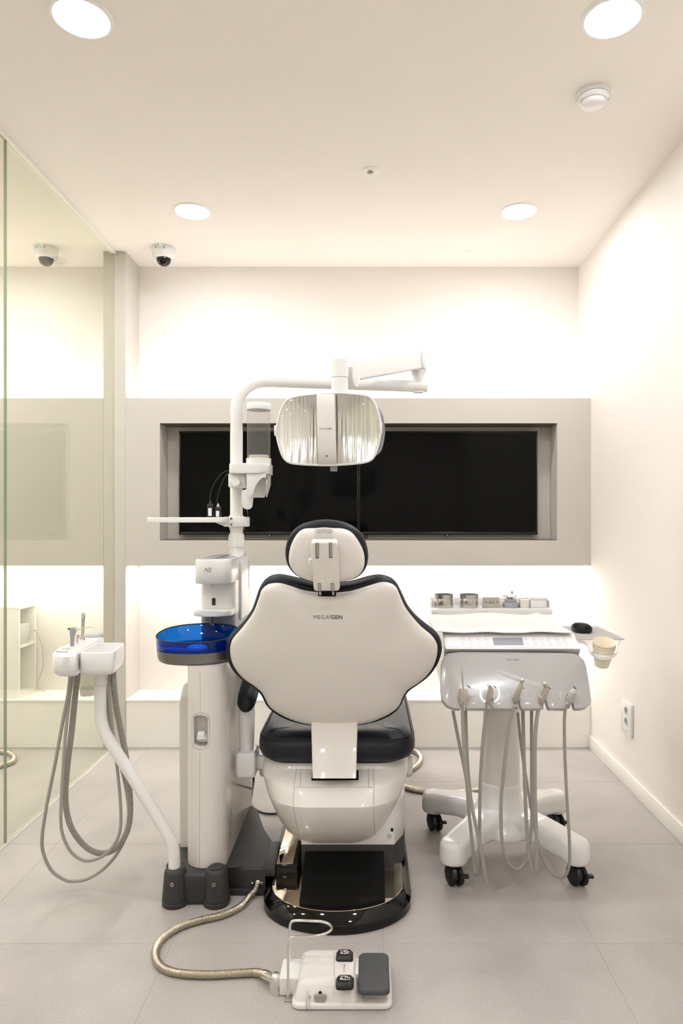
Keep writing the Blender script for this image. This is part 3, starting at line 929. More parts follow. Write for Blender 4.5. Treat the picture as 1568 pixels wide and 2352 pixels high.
    latheo('post_gap', [(0, 0), (0.0225, 0), (0.0225, 0.003), (0, 0.003)], P(566.5, 1728.5, 2.345), 'satinblack', t, n=24)
    # pad: rises forward away from the viewer
    bm = NB()
    pad = [(562, 1634, 2.31), (563, 1628, 2.31), (564.5, 1618, 2.315), (568, 1602, 2.33), (573, 1584, 2.365), (579, 1565, 2.42), (586, 1550, 2.5), (593, 1540, 2.6), (597, 1538, 2.68)]
    pp = catmull([P(*a) for a in pad], 4)
    rk = [0.010, 0.022, 0.030, 0.033, 0.034, 0.034, 0.034, 0.033, 0.02]
    rad = [rk[min(8, i // 4)] + (rk[min(8, i // 4 + 1)] - rk[min(8, i // 4)]) * (i % 4) / 4 for i in range(len(pp))]
    tube(bm, pp, rad, 14)
    obj('armrest_pad', bm, 'leather', t, angle=60, label='navy blue armrest pad')
    # ---- base
    bx = -0.1
    hw = 0.232
    def basering(z, inset):
        out = []
        w = hw - inset
        yf, ys = 1.972 + inset, 2.16
        for i in range(25):
            a = PI * i / 24
            out.append(V((bx + w * math.cos(a), ys - (ys - yf) * math.sin(a) ** 0.9, z)))
        out += [V((bx - w, 2.84, z)), V((bx - w * 0.8, 2.94 - inset, z)), V((bx + w * 0.8, 2.94 - inset, z)), V((bx + w, 2.84, z))]
        return out
    bm = NB()
    loft(bm, [basering(0, 0.006), basering(0.004, 0.0), basering(0.026, 0.0), basering(0.03, 0.002), basering(0.052, 0.022), basering(0.055, 0.026)])
    obj('base_plate', bm, 'gloss', t, angle=20, label='glossy black base plate')
    bm = NB()
    loft(bm, [basering(0.0545, 0.027), basering(0.0565, 0.027), basering(0.057, 0.0275)])
    obj('mirror_plate', bm, 'mirror', t, angle=20, label='mirror polished steel top plate')
    cx0, cx1 = -0.205, 0.035
    fr = []
    for i in range(13):
        x = cx0 + (cx1 - cx0) * i / 12
        u = (x - bx) / (hw - 0.03)
        fr.append(V((x, 2.16 - (2.16 - 2.003) * (max(0, 1 - u * u)) ** 0.45, 0.054)))
    poly = fr + [V((cx1 + 0.005, 2.62, 0.054)), V((cx0 - 0.01, 2.62, 0.054))]
    prismo('slide_cover', poly, (0, 0, 0.014), 'satinblack', t, bevel=0.005, seg=3)
    # inclined black cover under the body
    bm = NB()
    rg = []
    for (y, z) in ((2.04, 0.066), (2.10, 0.074), (2.16, 0.090), (2.22, 0.12), (2.29, 0.17)):
        rg.append([V((cx0 - 0.004, y, 0.06)), V((cx1 + 0.012, y, 0.06)), V((cx1 + 0.012, y, z)), V((cx0 - 0.004, y, z))])
    loft(bm, rg)
    obj('lift_bellows', bm, 'satinblack', t)
    boxo('junction_box', (-0.300, 2.185, 0.0545), (-0.226, 2.50, 0.099), 'gloss', t, bevel=0.006, seg=3, label='glossy black side box')
    boxo('box_lid', (-0.2985, 2.19, 0.0985), (-0.245, 2.495, 0.1005), 'mirror', t, bevel=0.0006, label='mirror polished lid of the side box')
    # white base cover with chamfered corners
    pl = [(-0.222, 2.225), (0.081, 2.225), (0.113, 2.296), (0.122, 2.36), (0.122, 2.82), (-0.222, 2.82)]
    prismo('cover_kick', [V((x, y, 0.0565)) for x, y in pl], (0, 0, 0.0875), 'charcoal', t, bevel=0.0015, label='charcoal lower part of the base cover')
    wc = prismo('base_cover', [V((x, y, 0.144)) for x, y in pl], (0, 0, 0.16), 'white', t, bevel=0.0015, label='white upper part of the base cover')
    latheo('cover_plug', [(0, -0.0015), (0.008, -0.0015), (0.009, 0.001), (0, 0.001)], P(894, 1921, 2.225), 'lgrey', wc, axis='y', n=18)
    c = P(900, 1905, 2.225)
    boxo('cover_vent', (c.x - 0.004, 2.2235, c.z - 0.006), (c.x + 0.004, 2.226, c.z + 0.004), 'satinblack', wc)
build_chair()

# ============================================================ SPITTOON UNIT
def build_unit():
    t = thing('spittoon_unit', (-0.54, 2.4, 0), 'white column unit with blue spittoon bowl and cup filler beside the chair', 'dental unit')
    # floor box
    z = 0.086
    pl = [(-0.66, 2.22), (-0.44, 2.20), (-0.405, 2.188), (-0.334, 2.188), (-0.334, 2.377), (-0.352, 2.38), (-0.388, 2.46), (-0.413, 2.57), (-0.43, 2.64), (-0.46, 2.67), (-0.66, 2.67)]
    fb = prismo('floor_box', [V((x, y, 0)) for x, y in pl], (0, 0, z), 'charcoal', t, bevel=0.009, seg=4, label='charcoal plastic floor junction box')
    prismo('box_bridge', [V((x, y, 0.0578)) for x, y in ((-0.345, 2.1885), (-0.3025, 2.1885), (-0.3095, 2.374), (-0.345, 2.376))], (0, 0, z - 0.0578), 'charcoal', fb, bevel=0.004, seg=2)
    boxo('box_foot', (-0.46, 2.183, 0), (-0.335, 2.19, 0.022), 'charcoal', fb, bevel=0.006)
    for px in (579, 601):
        c = P(px, 2028.5, 2.186)
        latheo('screw', [(0, -0.003), (0.0025, -0.0028), (0.004, -0.001), (0.004, 0.002), (0, 0.002)], c, 'steel', fb, axis='y', n=14)
    # two lobed front foot
    for nm, x in (('arm_socket', -0.608), ('spare_socket', -0.479)):
        c = (x, 2.143, 0)
        s = latheo(nm, [(0, 0), (0.0405, 0), (0.0415, 0.004), (0.0415, 0.014), (0.0385, 0.016), (0.0385, 0.018), (0.041, 0.02), (0.0345, 0.100), (0.031, 0.109), (0.026, 0.113), (0, 0.113)], c, 'charcoal', t, n=32)
        if nm == 'spare_socket':
            latheo('cap', [(0.0205, 0.112), (0.021, 0.1155), (0.0195, 0.117), (0, 0.1172)], c, 'charcoal', s, n=28)
        ya = 2.143 - 0.0405
        sc = latheo('screw', [(0, -0.0035), (0.003, -0.003), (0.0055, -0.0035), (0.0065, -0.001), (0.0065, 0.006), (0, 0.006)], P((x * F / 2.106) + VPX, 2032, 2.106), 'steel', s, axis='y', n=18)
        latheo('hex_socket', [(0, -0.004), (0.003, -0.004), (0.003, -0.003), (0, -0.003)], P((x * F / 2.106) + VPX, 2032, 2.106), 'ink', sc, axis='y', n=6)
    boxo('socket_web', (-0.60, 2.128, 0.0), (-0.485, 2.21, 0.098), 'charcoal', t, bevel=0.012, seg=3)
    # column
    xc = -0.527
    def colring(zz, hw=0.063, yf=2.165, yb=2.69, grow=0.0):
        out = []
        for i in range(17):
            a = PI * i / 16
            out.append(V((xc + (hw + grow) * math.cos(a), yf + 0.062 - (0.062) * math.sin(a), zz)))
        out += [V((xc - hw - grow, yb, zz)), V((xc + hw + grow, yb, zz))]
        return out[::-1]
    bm = NB()
    loft(bm, [colring(0.08), colring(0.45), colring(0.735)])
    # pill recess
    c = P(460, 1680, 2.166)
    pts = []
    w, h = 0.024, 0.05
    for i in range(20):
        a = 2 * PI * i / 20
        pts.append((c.x + w * math.cos(a), c.z + (h - 0.012) * (1 if math.sin(a) >= 0 else -1) + 0.014 * math.sin(a)))
    cb = NB()
    prism(cb, [V((x, 2.12, zz)) for x, zz in pts], (0, 0.085, 0))
    me = cut(bm, [cb])
    col = mobj('column', me, 'ivory', t, angle=40, label='cream white rounded column')
    ct = bvh_of(col)
    rim = []
    for i in range(28):
        a = 2 * PI * i / 28
        x = c.x + 0.0275 * math.cos(a); zz = c.z + (h - 0.010) * (1 if math.sin(a) >= 0 else -1) + 0.0175 * math.sin(a)
        rim.append((x * F / 2.17 + VPX, VPY + (CAMH - zz) * F / 2.17))
    pts = [p for p in (cast(ct, a, b) for a, b in rim) if p is not None]
    tubeo('recess_rim', pts, 0.001, 'line', col, seg=5, closed=True, smooth_path=False)
    latheo('filter_knob', [(0, -0.012), (0.018, -0.012), (0.02, -0.009), (0.02, 0.005), (0, 0.005)], (c.x + 0.001, 2.193, c.z - 0.026), 'white', col, n=24, rot=Matrix.Rotation(-0.6, 3, 'X'))
    boxo('knob_grip', (c.x - 0.011, 2.172, c.z - 0.024), (c.x + 0.012, 2.19, c.z - 0.004), 'white', col, bevel=0.004, seg=3)
    seam('column_seam', ct, [(459, 1722), (458.5, 1860), (458, 2000)], 'line', col, r=0.0006, n=4)
    seam('column_seam', ct, [(459, 1540), (459.5, 1590), (460, 1636)], 'line', col, r=0.0006, n=4)
    # rear cover sticking out on the glass side
    bm = NB()
    pr = [(2.33, 0.085)] + [(2.33, 0.57)] + [(2.33 + 0.06 * (1 - math.cos(a * PI / 12)), 0.57 + 0.06 * math.sin(a * PI / 12)) for a in range(1, 7)] + [(2.66, 0.63), (2.66, 0.085)]
    prism(bm, [V((-0.648, y, zz)) for y, zz in pr], (0.075, 0, 0), 0.006, 3)
    obj('rear_cover', bm, 'ivory', t)
    # spec sticker on the side
    st = boxo('spec_sticker', (xc + 0.0628, 2.24, 0.13), (xc + 0.0637, 2.31, 0.24), 'lgrey', t)
    for q in range(5):
        boxo('printed_line', (xc + 0.0636, 2.247, 0.15 + q * 0.018), (xc + 0.0640, 2.30 - (q % 2) * 0.015, 0.1515 + q * 0.018), 'inklight', st)
    # basin support, ring and bowl
    bcx, bcy = -0.580, 2.315
    def brim(rx, ry, zf, zb, n=48, p=2.3):
        out = []
        for i in range(n):
            a = 2 * PI * i / n
            ca, sa = math.cos(a), math.sin(a)
            x = rx * math.copysign(abs(ca) ** (2 / p), ca)
            y = ry * math.copysign(abs(sa) ** (2 / p), sa)
            zz = zf + (zb - zf) * (y / ry + 1) / 2
            out.append(V((bcx + x, bcy + y, zz)))
        return out
    bm = NB()
    loft(bm, [brim(0.04, 0.04, 0.722, 0.722), brim(0.075, 0.075, 0.724, 0.724), brim(0.1, 0.1, 0.734, 0.734)])
    obj('basin_neck', bm, 'greymetal', t)
    bm = NB()
    loft(bm, [brim(0.09, 0.09, 0.731, 0.731), brim(0.118, 0.118, 0.733, 0.733), brim(0.126, 0.126, 0.738, 0.738), brim(0.130, 0.130, 0.75, 0.75), brim(0.132, 0.132, 0.773, 0.773), brim(0.126, 0.126, 0.773, 0.773)])
    obj('basin_ring', bm, 'greymetal', t, angle=50, label='grey metallic basin ring')
    bm = NB()
    rr = [brim(0.1315, 0.1315, 0.774, 0.774), brim(0.133, 0.133, 0.79, 0.795), brim(0.134, 0.134, 0.808, 0.829), brim(0.1325, 0.1325, 0.8095, 0.8305), brim(0.1300, 0.1300, 0.806, 0.827), brim(0.1275, 0.1275, 0.783, 0.785), brim(0.115, 0.115, 0.778, 0.778), brim(0.05, 0.05, 0.7765, 0.7765)]
    loft(bm, rr)
    bowl = obj('spittoon_bowl', bm, 'blue', t, angle=60, label='translucent blue spittoon bowl')
    tubeo('bowl_rim', brim(0.1335, 0.1335, 0.8095, 0.8305), 0.0022, 'piping', bowl, seg=6, closed=True, smooth_path=False)
    latheo('drain_cover', [(0, 0.014), (0.02, 0.013), (0.032, 0.006), (0.034, 0.0), (0, 0)], (bcx + 0.012, bcy - 0.06, 0.7775), pmat('pale_blue_plastic', (90, 160, 220), 0.25), bowl, n=24)
    # cup filler tower
    tx0, tx1 = -0.617, -0.487
    def tring(zz, x0, x1, y0, y1, r):
        return [V((a, b, zz)) for a, b in rrect(x0, x1, y0, y1, r, 6)]
    bm = NB()
    loft(bm, [tring(0.735, tx0 + 0.005, tx1, 2.47, 2.77, 0.02), tring(0.862, tx0 + 0.005, tx1, 2.47, 2.77, 0.02)])
    obj('tower_foot', bm, 'grey', t, label='grey lower section of the cup filler')
    bm = NB()
    loft(bm, [tring(0.862, tx0 + 0.005, tx1, 2.47, 2.77, 0.02), tring(1.00, tx0 + 0.005, tx1, 2.47, 2.77, 0.02)])
    tb = obj('tower_body', bm, 'white', t, label='white cup filler body')
    c = P(490.5, 1382, 2.469)
    boxo('cup_sensor', (c.x - 0.006, 2.4675, c.z - 0.013), (c.x + 0.0065, 2.475, c.z + 0.013), 'black', tb, bevel=0.001)
    # overhanging head, rounded in front
    def hring(zz, g=0.0):
        out = []
        n = 18
        for i in range(n + 1):
            a = PI * i / n
            out.append(V(((tx0 + tx1) / 2 + (0.0655 + g) * math.copysign(abs(math.cos(a)) ** 0.35, math.cos(a)), 2.44 - (0.05 + g) * math.sin(a) ** 0.8, zz)))
        out += [V((tx0 - g, 2.72, zz)), V((tx0 + 0.03, 2.775, zz)), V((tx1 - 0.005, 2.775, zz)), V((tx1 + g, 2.74, zz))]
        return out
    bm = NB()
    loft(bm, [hring(0.978, -0.003), hring(0.981), hring(1.06), hring(1.064, -0.003)])
    hd = obj('tower_head', bm, 'white', t, angle=50, label='white overhanging cup filler head')
    hb = bvh_of(hd)
    pl2 = [V((a, b, 1.0642)) for a, b in rrect(tx0 + 0.025, tx1 - 0.012, 2.43, 2.62, 0.05, 6)]
    prismo('top_inlay', pl2, (0, 0, 0.0012), 'grey', hd)
    lc = cast(hb, 477, 1308)
    lettering('brand_lettering', [('N2', 0.02, 0.35)], 16.5 * 2.4 / F, lc, (1, 0, 0), (0, 0, 1), 'inklight', hd, surf=hb)
    boxo('printed_line', (lc.x - 0.012, lc.y - 0.0009, lc.z - 0.0100), (lc.x + 0.013, lc.y + 0.002, lc.z - 0.0092), 'inklight', hd)
    c = P(485, 1340, 2.43)
    latheo('water_nozzle', [(0.006, -0.012), (0.009, -0.010), (0.011, 0.004), (0, 0.004)], (c.x, 2.425, 0.976), 'white', hd, n=18)
    # cup shelf
    sh = []
    for i in range(19):
        a = PI * i / 18
        sh.append(V(((tx0 + tx1) / 2 - 0.004 + 0.068 * math.copysign(abs(math.cos(a)) ** 0.5, math.cos(a)), 2.44 - 0.05 * math.sin(a) ** 0.8, 0.864)))
    sh += [V((tx0, 2.475, 0.864)), V((tx1, 2.475, 0.864))][0:2]
    prismo('cup_shelf', sh, (0, 0, 0.02), 'white', t, bevel=0.004, seg=3)
    tubeo('bowl_rinse_spout', [P(487, 1419, 2.455), P(487, 1427, 2.43), P(484, 1436, 2.415)], 0.006, 'dgrey', t, seg=10)
    # side water bottle door
    boxo('bottle_door', (tx1 - 0.001, 2.56, 0.83), (tx1 + 0.008, 2.745, 1.05), 'white', t, bevel=0.004, seg=3)
    boxo('door_gap', (tx1 + 0.0065, 2.715, 0.93), (tx1 + 0.0085, 2.718, 1.045), 'inklight', t)
build_unit()

# ============================================================ OPERATING LAMP ON ITS POLE
PX, PY = -0.5255, 2.70
def build_lamp():
    t = thing('operating_lamp', (PX, PY, 1.064), 'white dental operating lamp with clear twin reflector on a bent pole', 'lamp')
    r = 0.0238
    latheo('pole_boot', [(0.027, 0), (0.027, 0.03), (0.033, 0.034), (0.031, 0.07), (0.028, 0.085), (0.024, 0.085)], (PX, PY, 1.064), 'whitepaint', t, n=28)
    latheo('pole_collar', [(r, 0), (r + 0.003, 0.001), (r + 0.003, 0.007), (r, 0.008)], (PX, PY, 1.164), 'whitepaint', t, n=28)
    latheo('lower_pole', [(r + 0.0008, 0), (r + 0.0008, 0.43), (r, 0.431), (0, 0.431)], (PX, PY, 1.125), 'whitepaint', t, n=28)
    z1 = 1.2 + (VPY - 873) * PY / F
    e = P(979, 888, 2.83)
    R = 0.115
    pts = [V((PX, PY, 1.54))]
    pts += [V((PX, PY, z1 - R - 0.05))]
    d = (e - V((PX, PY, z1)))
    d.z = 0
    d.normalize()
    for i in range(0, 9):
        a = PI / 2 * i / 8
        pts.append(V((PX, PY, z1 - R)) + d * (R * (1 - math.cos(a))) + V((0, 0, R * math.sin(a))))
    a0 = pts[-1]
    pts += [a0.lerp(V((e.x, e.y, z1)), 0.33), a0.lerp(V((e.x, e.y, z1)), 0.66), V((e.x, e.y, z1))]
    tubeo('upper_arm', pts, r, 'whitepaint', t, seg=22, n=4)
    E = V((e.x, e.y, z1)) - d * 0.035
    # elbow
    bm = NB()
    lathe(bm, [(0.02, 0.015), (0.02, 0.03), (0.03, 0.055), (0.033, 0.065), (0.0, 0.065)], E, 'z', 26)
    obj('elbow_cone', bm, 'white', t)
    boxo('arm_clip', (E.x - 0.02, E.y - 0.012, z1 - r - 0.004), (E.x + 0.02, E.y + 0.012, z1 - r + 0.008), 'white', t, bevel=0.003)
    J = P(780, 850, 2.30)      # lamp joint
    ek = E + V((0, 0, 0.108))
    ax = (J - ek); ax.z = 0; ax.normalize()
    side = V((-ax.y, ax.x, 0))
    bm = NB()
    pr = []
    for i in range(20):
        a = 2 * PI * i / 20
        pr.append(ek + ax * (0.036 * math.cos(a)) + V((0, 0, 0.046 * math.sin(a))) - side * 0.036)
    prism(bm, pr, side * 0.072, 0.006, 3)
    obj('elbow_housing', bm, 'white', t)
    # spring arm
    bm = NB()
    rg = []
    A = ek + V((0, 0, 0.004)); B = J + V((0, 0, 0.004)) - ax * 0.05
    for f, hh, ww in ((0, 0.041, 0.03), (0.08, 0.041, 0.03), (0.5, 0.038, 0.029), (0.9, 0.036, 0.028), (1.0, 0.034, 0.026)):
        p = A.lerp(B, f)
        rg.append([p + side * a + V((0, 0, b)) for a, b in rrect(-ww, ww, -hh, hh, 0.008, 3)])
    loft(bm, rg)
    obj('spring_arm', bm, 'white', t, angle=50)
    # hinge knuckle near the joint
    kn = J - ax * 0.062
    bm = NB()
    pr = [kn + ax * (0.026 * math.cos(2 * PI * i / 18)) + V((0, 0, 0.044 * math.sin(2 * PI * i / 18) - 0.006)) - side * 0.029 for i in range(18)]
    prism(bm, pr, side * 0.058, 0.004, 2)
    obj('hinge_knuckle', bm, 'white', t)
    zj = CAMH - (868 - VPY) * J.y / F
    latheo('joint_cap', [(0.0, 0.062), (0.026, 0.062), (0.0295, 0.058), (0.0295, 0), (0, 0)], (J.x, J.y, zj), 'white', t, n=30)
    latheo('joint_neck', [(0.0, -0.001), (0.0285, -0.001), (0.0285, -0.06), (0, -0.06)], (J.x, J.y, zj), 'white', t, n=30)
    # ---- head
    D0 = 2.24
    k = 380 / 1568
    ol = [(440, 437), (300, 452), (205, 472), (150, 505), (115, 562), (87, 640), (68, 735), (62, 800), (75, 880), (100, 970), (132, 1040), (185, 1083), (300, 1100), (450, 1107), (540, 1109), (650, 1105), (800, 1094), (925, 1073), (982, 1030), (1014, 950), (1035, 860), (1048, 765), (1043, 690), (1020, 600), (990, 522), (948, 468), (880, 446), (760, 433), (620, 427)]
    n = V((0, -1, 0))
    def hp(a, b, D=D0): return P(620 + a * k, 800 + b * k, D)
    o3 = catmull([hp(a, b) for a, b in ol], 3, True)
    cen = hp(560, 770)
    bm = NB()
    dome(bm, o3, cen, V((0, 1, 0)), [(0.985, 0.0), (1.005, 0.0), (1.005, 0.02), (0.97, 0.045), (0.86, 0.07), (0.6, 0.085), (0.0, 0.09)], close=False)
    head = obj('lamp_housing', bm, 'lgrey', t, angle=60, label='light grey lamp housing')
    tubeo('lens_rim', [p + V((0, -0.002, 0)) for p in o3], 0.0038, 'white', head, seg=8, closed=True, smooth_path=False)
    # side grip shell visible at the right edge
    bm = NB()
    gp = [hp(1000, 545, D0 + 0.05), hp(1060, 600, D0 + 0.05), hp(1085, 720, D0 + 0.05), hp(1090, 800, D0 + 0.05), hp(1075, 900, D0 + 0.05), hp(1050, 970, D0 + 0.05), hp(1000, 1005, D0 + 0.05), hp(960, 900, D0 + 0.05), hp(960, 650, D0 + 0.05)]
    prism(bm, catmull(gp, 3, True), (0, 0.03, 0), 0.006, 3)
    obj('grip_shell', bm, 'grey', head, label='grey handle shell')
    # fluted reflectors: two concave metal dishes either side of the centre band
    def span(x):
        zz = []
        for a, b in zip(o3, o3[1:] + o3[:1]):
            if (a.x - x) * (b.x - x) <= 0 and abs(a.x - b.x) > 1e-9:
                zz.append(a.z + (b.z - a.z) * (x - a.x) / (b.x - a.x))
        return (min(zz), max(zz)) if len(zz) >= 2 else (cen.z - 0.01, cen.z + 0.01)
    xmin, xmax = min(p.x for p in o3), max(p.x for p in o3)
    for s in (0, 1):
        bm = NB()
        xa, xb = (xmin + 0.003, hp(452, 0).x) if s == 0 else (hp(612, 0).x, xmax - 0.003)
        nx, nz = 73, 17
        g = []
        for i in range(nx):
            f = i / (nx - 1)
            x = xa + (xb - xa) * f
            z0, z1 = span(x)
            col = []
            for j in range(nz):
                v = -1 + 2 * j / (nz - 1)
                u = (x - cen.x) / 0.172
                dep = 0.004 + 0.040 * max(0, 1 - u * u) * (1 - 0.75 * v * v)
                flute = 0.0005 * math.sin(i * 2 * PI / 7) + 0.0004 * math.sin(i * 1.31) * (0.4 + 0.6 * abs(math.sin(i * 0.23 + j * 0.1)))
                col.append(bm.verts.new((x, D0 + max(0.003, dep + flute), z0 + 0.001 + (z1 - z0 - 0.002) * (v + 1) / 2)))
            g.append(col)
        for i in range(nx - 1):
            for j in range(nz - 1):
                bm.faces.new((g[i][j], g[i + 1][j], g[i + 1][j + 1], g[i][j + 1]))
        obj('reflector', bm, 'reflector', head, angle=30, label='fluted silver reflector')
    bm = NB()
    dome(bm, [p + V((0, -0.003, 0)) for p in o3], cen + V((0, -0.003, 0)), n, [(0.99, 0.0), (0.9, 0.01), (0.7, 0.017), (0.4, 0.021), (0, 0.022)], close=False)
    obj('lens_cover', bm, 'lensglass', head, angle=60, label='clear lens cover')
    # centre band, bowed over the lens
    bm = NB()
    rg = []
    for (b, dy) in ((425, 0.004), (430, -0.004), (470, -0.016), (560, -0.023), (770, -0.028), (980, -0.024), (1070, -0.016), (1108, -0.004), (1112, 0.004)):
        xl = 443 + (b - 430) * 0.025; xr = 612 + (b - 430) * 0.03
        p0, p1 = hp(xl, b), hp(xr, b)
        rg.append([V((p0.x, D0 + dy, p0.z)), V((p1.x, D0 + dy, p1.z)), V((p1.x, D0 + 0.008, p1.z)), V((p0.x, D0 + 0.008, p0.z))])
    loft(bm, rg)
    band = obj('centre_band', bm, 'ivory', head, angle=30, label='white centre band')
    bb = bvh_of(band)
    lc = cast(bb, 620 + 527 * k, 800 + 762 * k)
    lettering('brand_lettering', LOGO, 29 * lc.y / F, lc, (1, 0, 0), (0, 0, 1), 'ink', band, surf=bb)
    c = cast(bb, 620 + 537 * k, 800 + 1020 * k)
    boxo('sensor_eye', (c.x - 0.002, c.y - 0.0008, c.z - 0.0025), (c.x + 0.0022, c.y + 0.002, c.z + 0.0025), 'black', band)
    for (a, b) in ((55, 780), (1050, 757)):
        c = hp(a, b)
        boxo('side_clip', (c.x - 0.005, D0 - 0.007, c.z - 0.017), (c.x + 0.004, D0 + 0.02, c.z + 0.017), 'white', head, bevel=0.002)
    c = hp(600, 1133)
    boxo('switch_knob', (c.x - 0.0115, D0 + 0.01, c.z - 0.009), (c.x + 0.0115, D0 + 0.035, c.z + 0.012), 'grey', head, bevel=0.002)
    boxo('head_yoke', (J.x - 0.02, J.y - 0.02, hp(0, 440).z - 0.012), (J.x + 0.02, J.y + 0.03, zj - 0.055), 'white', head, bevel=0.004)
build_lamp()

# ============================================================ CUP DISPENSER, TRAY, CABLES ON THE POLE
def build_pole_items():
    D = 2.64
    def q(px, py, d=D): return P(px, py, d)
    # ---- cup dispenser
    c = q(594, 1060)
    t = thing('cup_dispenser', (c.x, D, q(0, 1145).z), 'clear tube paper cup dispenser clamped to the lamp pole', 'cup dispenser')
    cx = c.x
    zt0, zt1 = q(0, 1056).z, q(0, 940).z
    R = 0.0435
    nfl = 44
    bm = NB()
    rg = []
    for zz in (zt0, zt1):
        rg.append([V((cx + (R + (0.0006 if i % 2 else -0.0006)) * math.cos(2 * PI * i / (2 * nfl)), D + (R + (0.0006 if i % 2 else -0.0006)) * math.sin(2 * PI * i / (2 * nfl)), zz)) for i in range(2 * nfl)])
    loft(bm, rg, cap=False)
    obj('clear_tube', bm, 'tubeclear', t, angle=10, label='clear ribbed plastic tube')
    latheo('tube_cap', [(0.0455, -0.004), (0.0465, 0.0), (0.0465, 0.018), (0.044, 0.022), (0, 0.024)], (cx, D, zt1), 'white', t, n=32)
    latheo('lower_collar', [(0.048, 0), (0.048, 0.028), (0.0445, 0.028), (0.0445, 0)], (cx, D, q(0, 1070).z), 'white', t, n=32)
    # bar reaching from the pole
    def bore(x, y, r):
        cbm = NB(); lathe(cbm, [(r, 1.0), (r, 1.6)], (x, y, 0), 'z', 32); return cbm
    bm = NB()
    prism(bm, [V((a, b, q(0, 1089).z)) for a, b in rrect(q(529, 0).x, q(620.5, 0).x, D - 0.05, PY + 0.034, 0.03, 5)], (0, 0, q(0, 1066).z - q(0, 1089).z), 0.006, 3)
    mobj('support_bar', cut(bm, [bore(PX, PY, 0.0249), bore(cx, D, 0.042)]), 'white', t)
    bm = NB()
    box(bm, (q(526, 0).x, D - 0.02, q(0, 1120).z), (q(566, 0).x, PY + 0.034, q(0, 1088).z), 0.006, 3)
    mobj('pole_clamp', cut(bm, [bore(PX, PY, 0.0249)]), 'white', t)
    latheo('clamp_knob', [(0, 0), (0.016, 0), (0.018, 0.004), (0.018, 0.02), (0, 0.02)], (q(545, 0).x, D - 0.036, q(0, 1108).z), 'white', t, axis='y', n=24)
    # chute: front plate with arched opening, sides, back
    k = 390 / 2352
    def zq(a, b, d): return P(500 + a * k, 900 + b * k, d)
    fp = [(395, 1130), (690, 1130), (690, 1250), (672, 1195), (645, 1180), (610, 1190), (565, 1230), (525, 1290), (500, 1360), (480, 1435), (455, 1462), (420, 1455), (400, 1420)]
    prismo('chute_front', [zq(a, b, D - 0.045) for a, b in fp], (0, 0.006, 0), 'white', t, bevel=0.0012)
    bp = [(480, 1140), (690, 1140), (685, 1280), (655, 1440), (640, 1465), (480, 1465)]
    prismo('chute_back', [zq(a, b, D + 0.041) for a, b in bp], (0, 0.006, 0), 'whitematte', t, bevel=0.0012)
    sp0 = zq(688, 1140, D - 0.045); sp1 = zq(684, 1280, D - 0.045); sp2 = zq(650, 1450, D - 0.02)
    prismo('chute_side', [sp0, sp1, V((sp2.x, D + 0.041, sp2.z)), V((sp1.x, D + 0.045, sp1.z)), V((sp0.x, D + 0.045, sp0.z))], (-0.004, 0, 0), 'white', t)
    tg = [(338, 1365), (480, 1365), (484, 1540), (470, 1600), (435, 1626), (385, 1626), (350, 1600), (336, 1540)]
    prismo('cup_lever', catmull([zq(a, b, D - 0.03) for a, b in tg], 2, True), (0, 0.006, 0), 'white', t, bevel=0.0015)
    # cups waiting in the tube: rims show as rings
    for i in range(5):
        zz = zt0 - 0.002 + i * 0.0042
        cup = latheo('paper_cup', [(0.0275, -0.06), (0.036, -0.001), (0.0385, -0.0012), (0.039, 0.0006), (0.0378, 0.0018), (0.0358, 0.0012), (0.0273, -0.059), (0, -0.059)], (cx, D, zz), 'cup', n=28)
        tag(cup, 'cream paper cup nested in the clear dispenser tube, %s of its stack' % ('lowest', 'second from the bottom', 'middle one', 'second from the top', 'topmost')[i], 'cup', 'cups in the dispenser')
    # ---- tray on the pole
    k7 = 120 / 1227
    def tq(a, b, d): return P(460 + a * k7, 1060 + b * k7, d)
    t = thing('swivel_tray', (PX, PY, 1.17), 'thin white swivel tray clamped to the lamp pole below the cup dispenser', 'tray')
    bm = NB()
    box(bm, (tq(535, 0, 2.66).x, PY - 0.037, tq(0, 1530, 2.66).z), (tq(1080, 0, 2.66).x, PY + 0.037, tq(0, 1300, 2.66).z), 0.004, 2)
    cl = mobj('clamp', cut(bm, [bore(PX, PY, 0.0249)]), 'whitepaint', t)
    latheo('clamp_ring', [(0.0249, 0), (0.029, 0), (0.029, tq(0, 1270, 2.66).z - tq(0, 1560, 2.66).z), (0.0249, tq(0, 1270, 2.66).z - tq(0, 1560, 2.66).z), (0.0249, 0.0005)], (PX, PY, tq(0, 1560, 2.66).z), 'whitepaint', t, n=28)
    for b in (1342, 1480):
        c = tq(725, b, PY - 0.0372)
        latheo('screw_hole', [(0, -0.0004), (0.0042, -0.0004), (0.0042, 0.001), (0, 0.001)], c, 'dgrey', cl, axis='y', n=16)
    zp1 = CAMH - (1188 - VPY) * 2.6 / F
    zp0 = CAMH - (1200 - VPY) * 2.6 / F
    x0, x1 = P(333, 0, 2.6).x, P(510, 0, 2.6).x
    outl = [V((a, b, zp0)) for a, b in rrect(x0, x1 + 0.01, 2.60, 2.82, 0.03, 5)]
    prismo('tray_plate', outl, (0, 0, zp1 - zp0), 'whitepaint', t, bevel=0.004, seg=3)
    bm = NB()
    prism(bm, [V((P(490, 0, 2.66).x, 2.665, zp0 + 0.002)), V((P(516, 0, 2.66).x, 2.665, tq(0, 1530, 2.66).z)), V((P(520, 0, 2.66).x, 2.665, tq(0, 1300, 2.66).z)), V((P(508, 0, 2.66).x, 2.665, zp1))], (0, 0.06, 0), 0.002)
    obj('tray_gusset', bm, 'whitepaint', t)
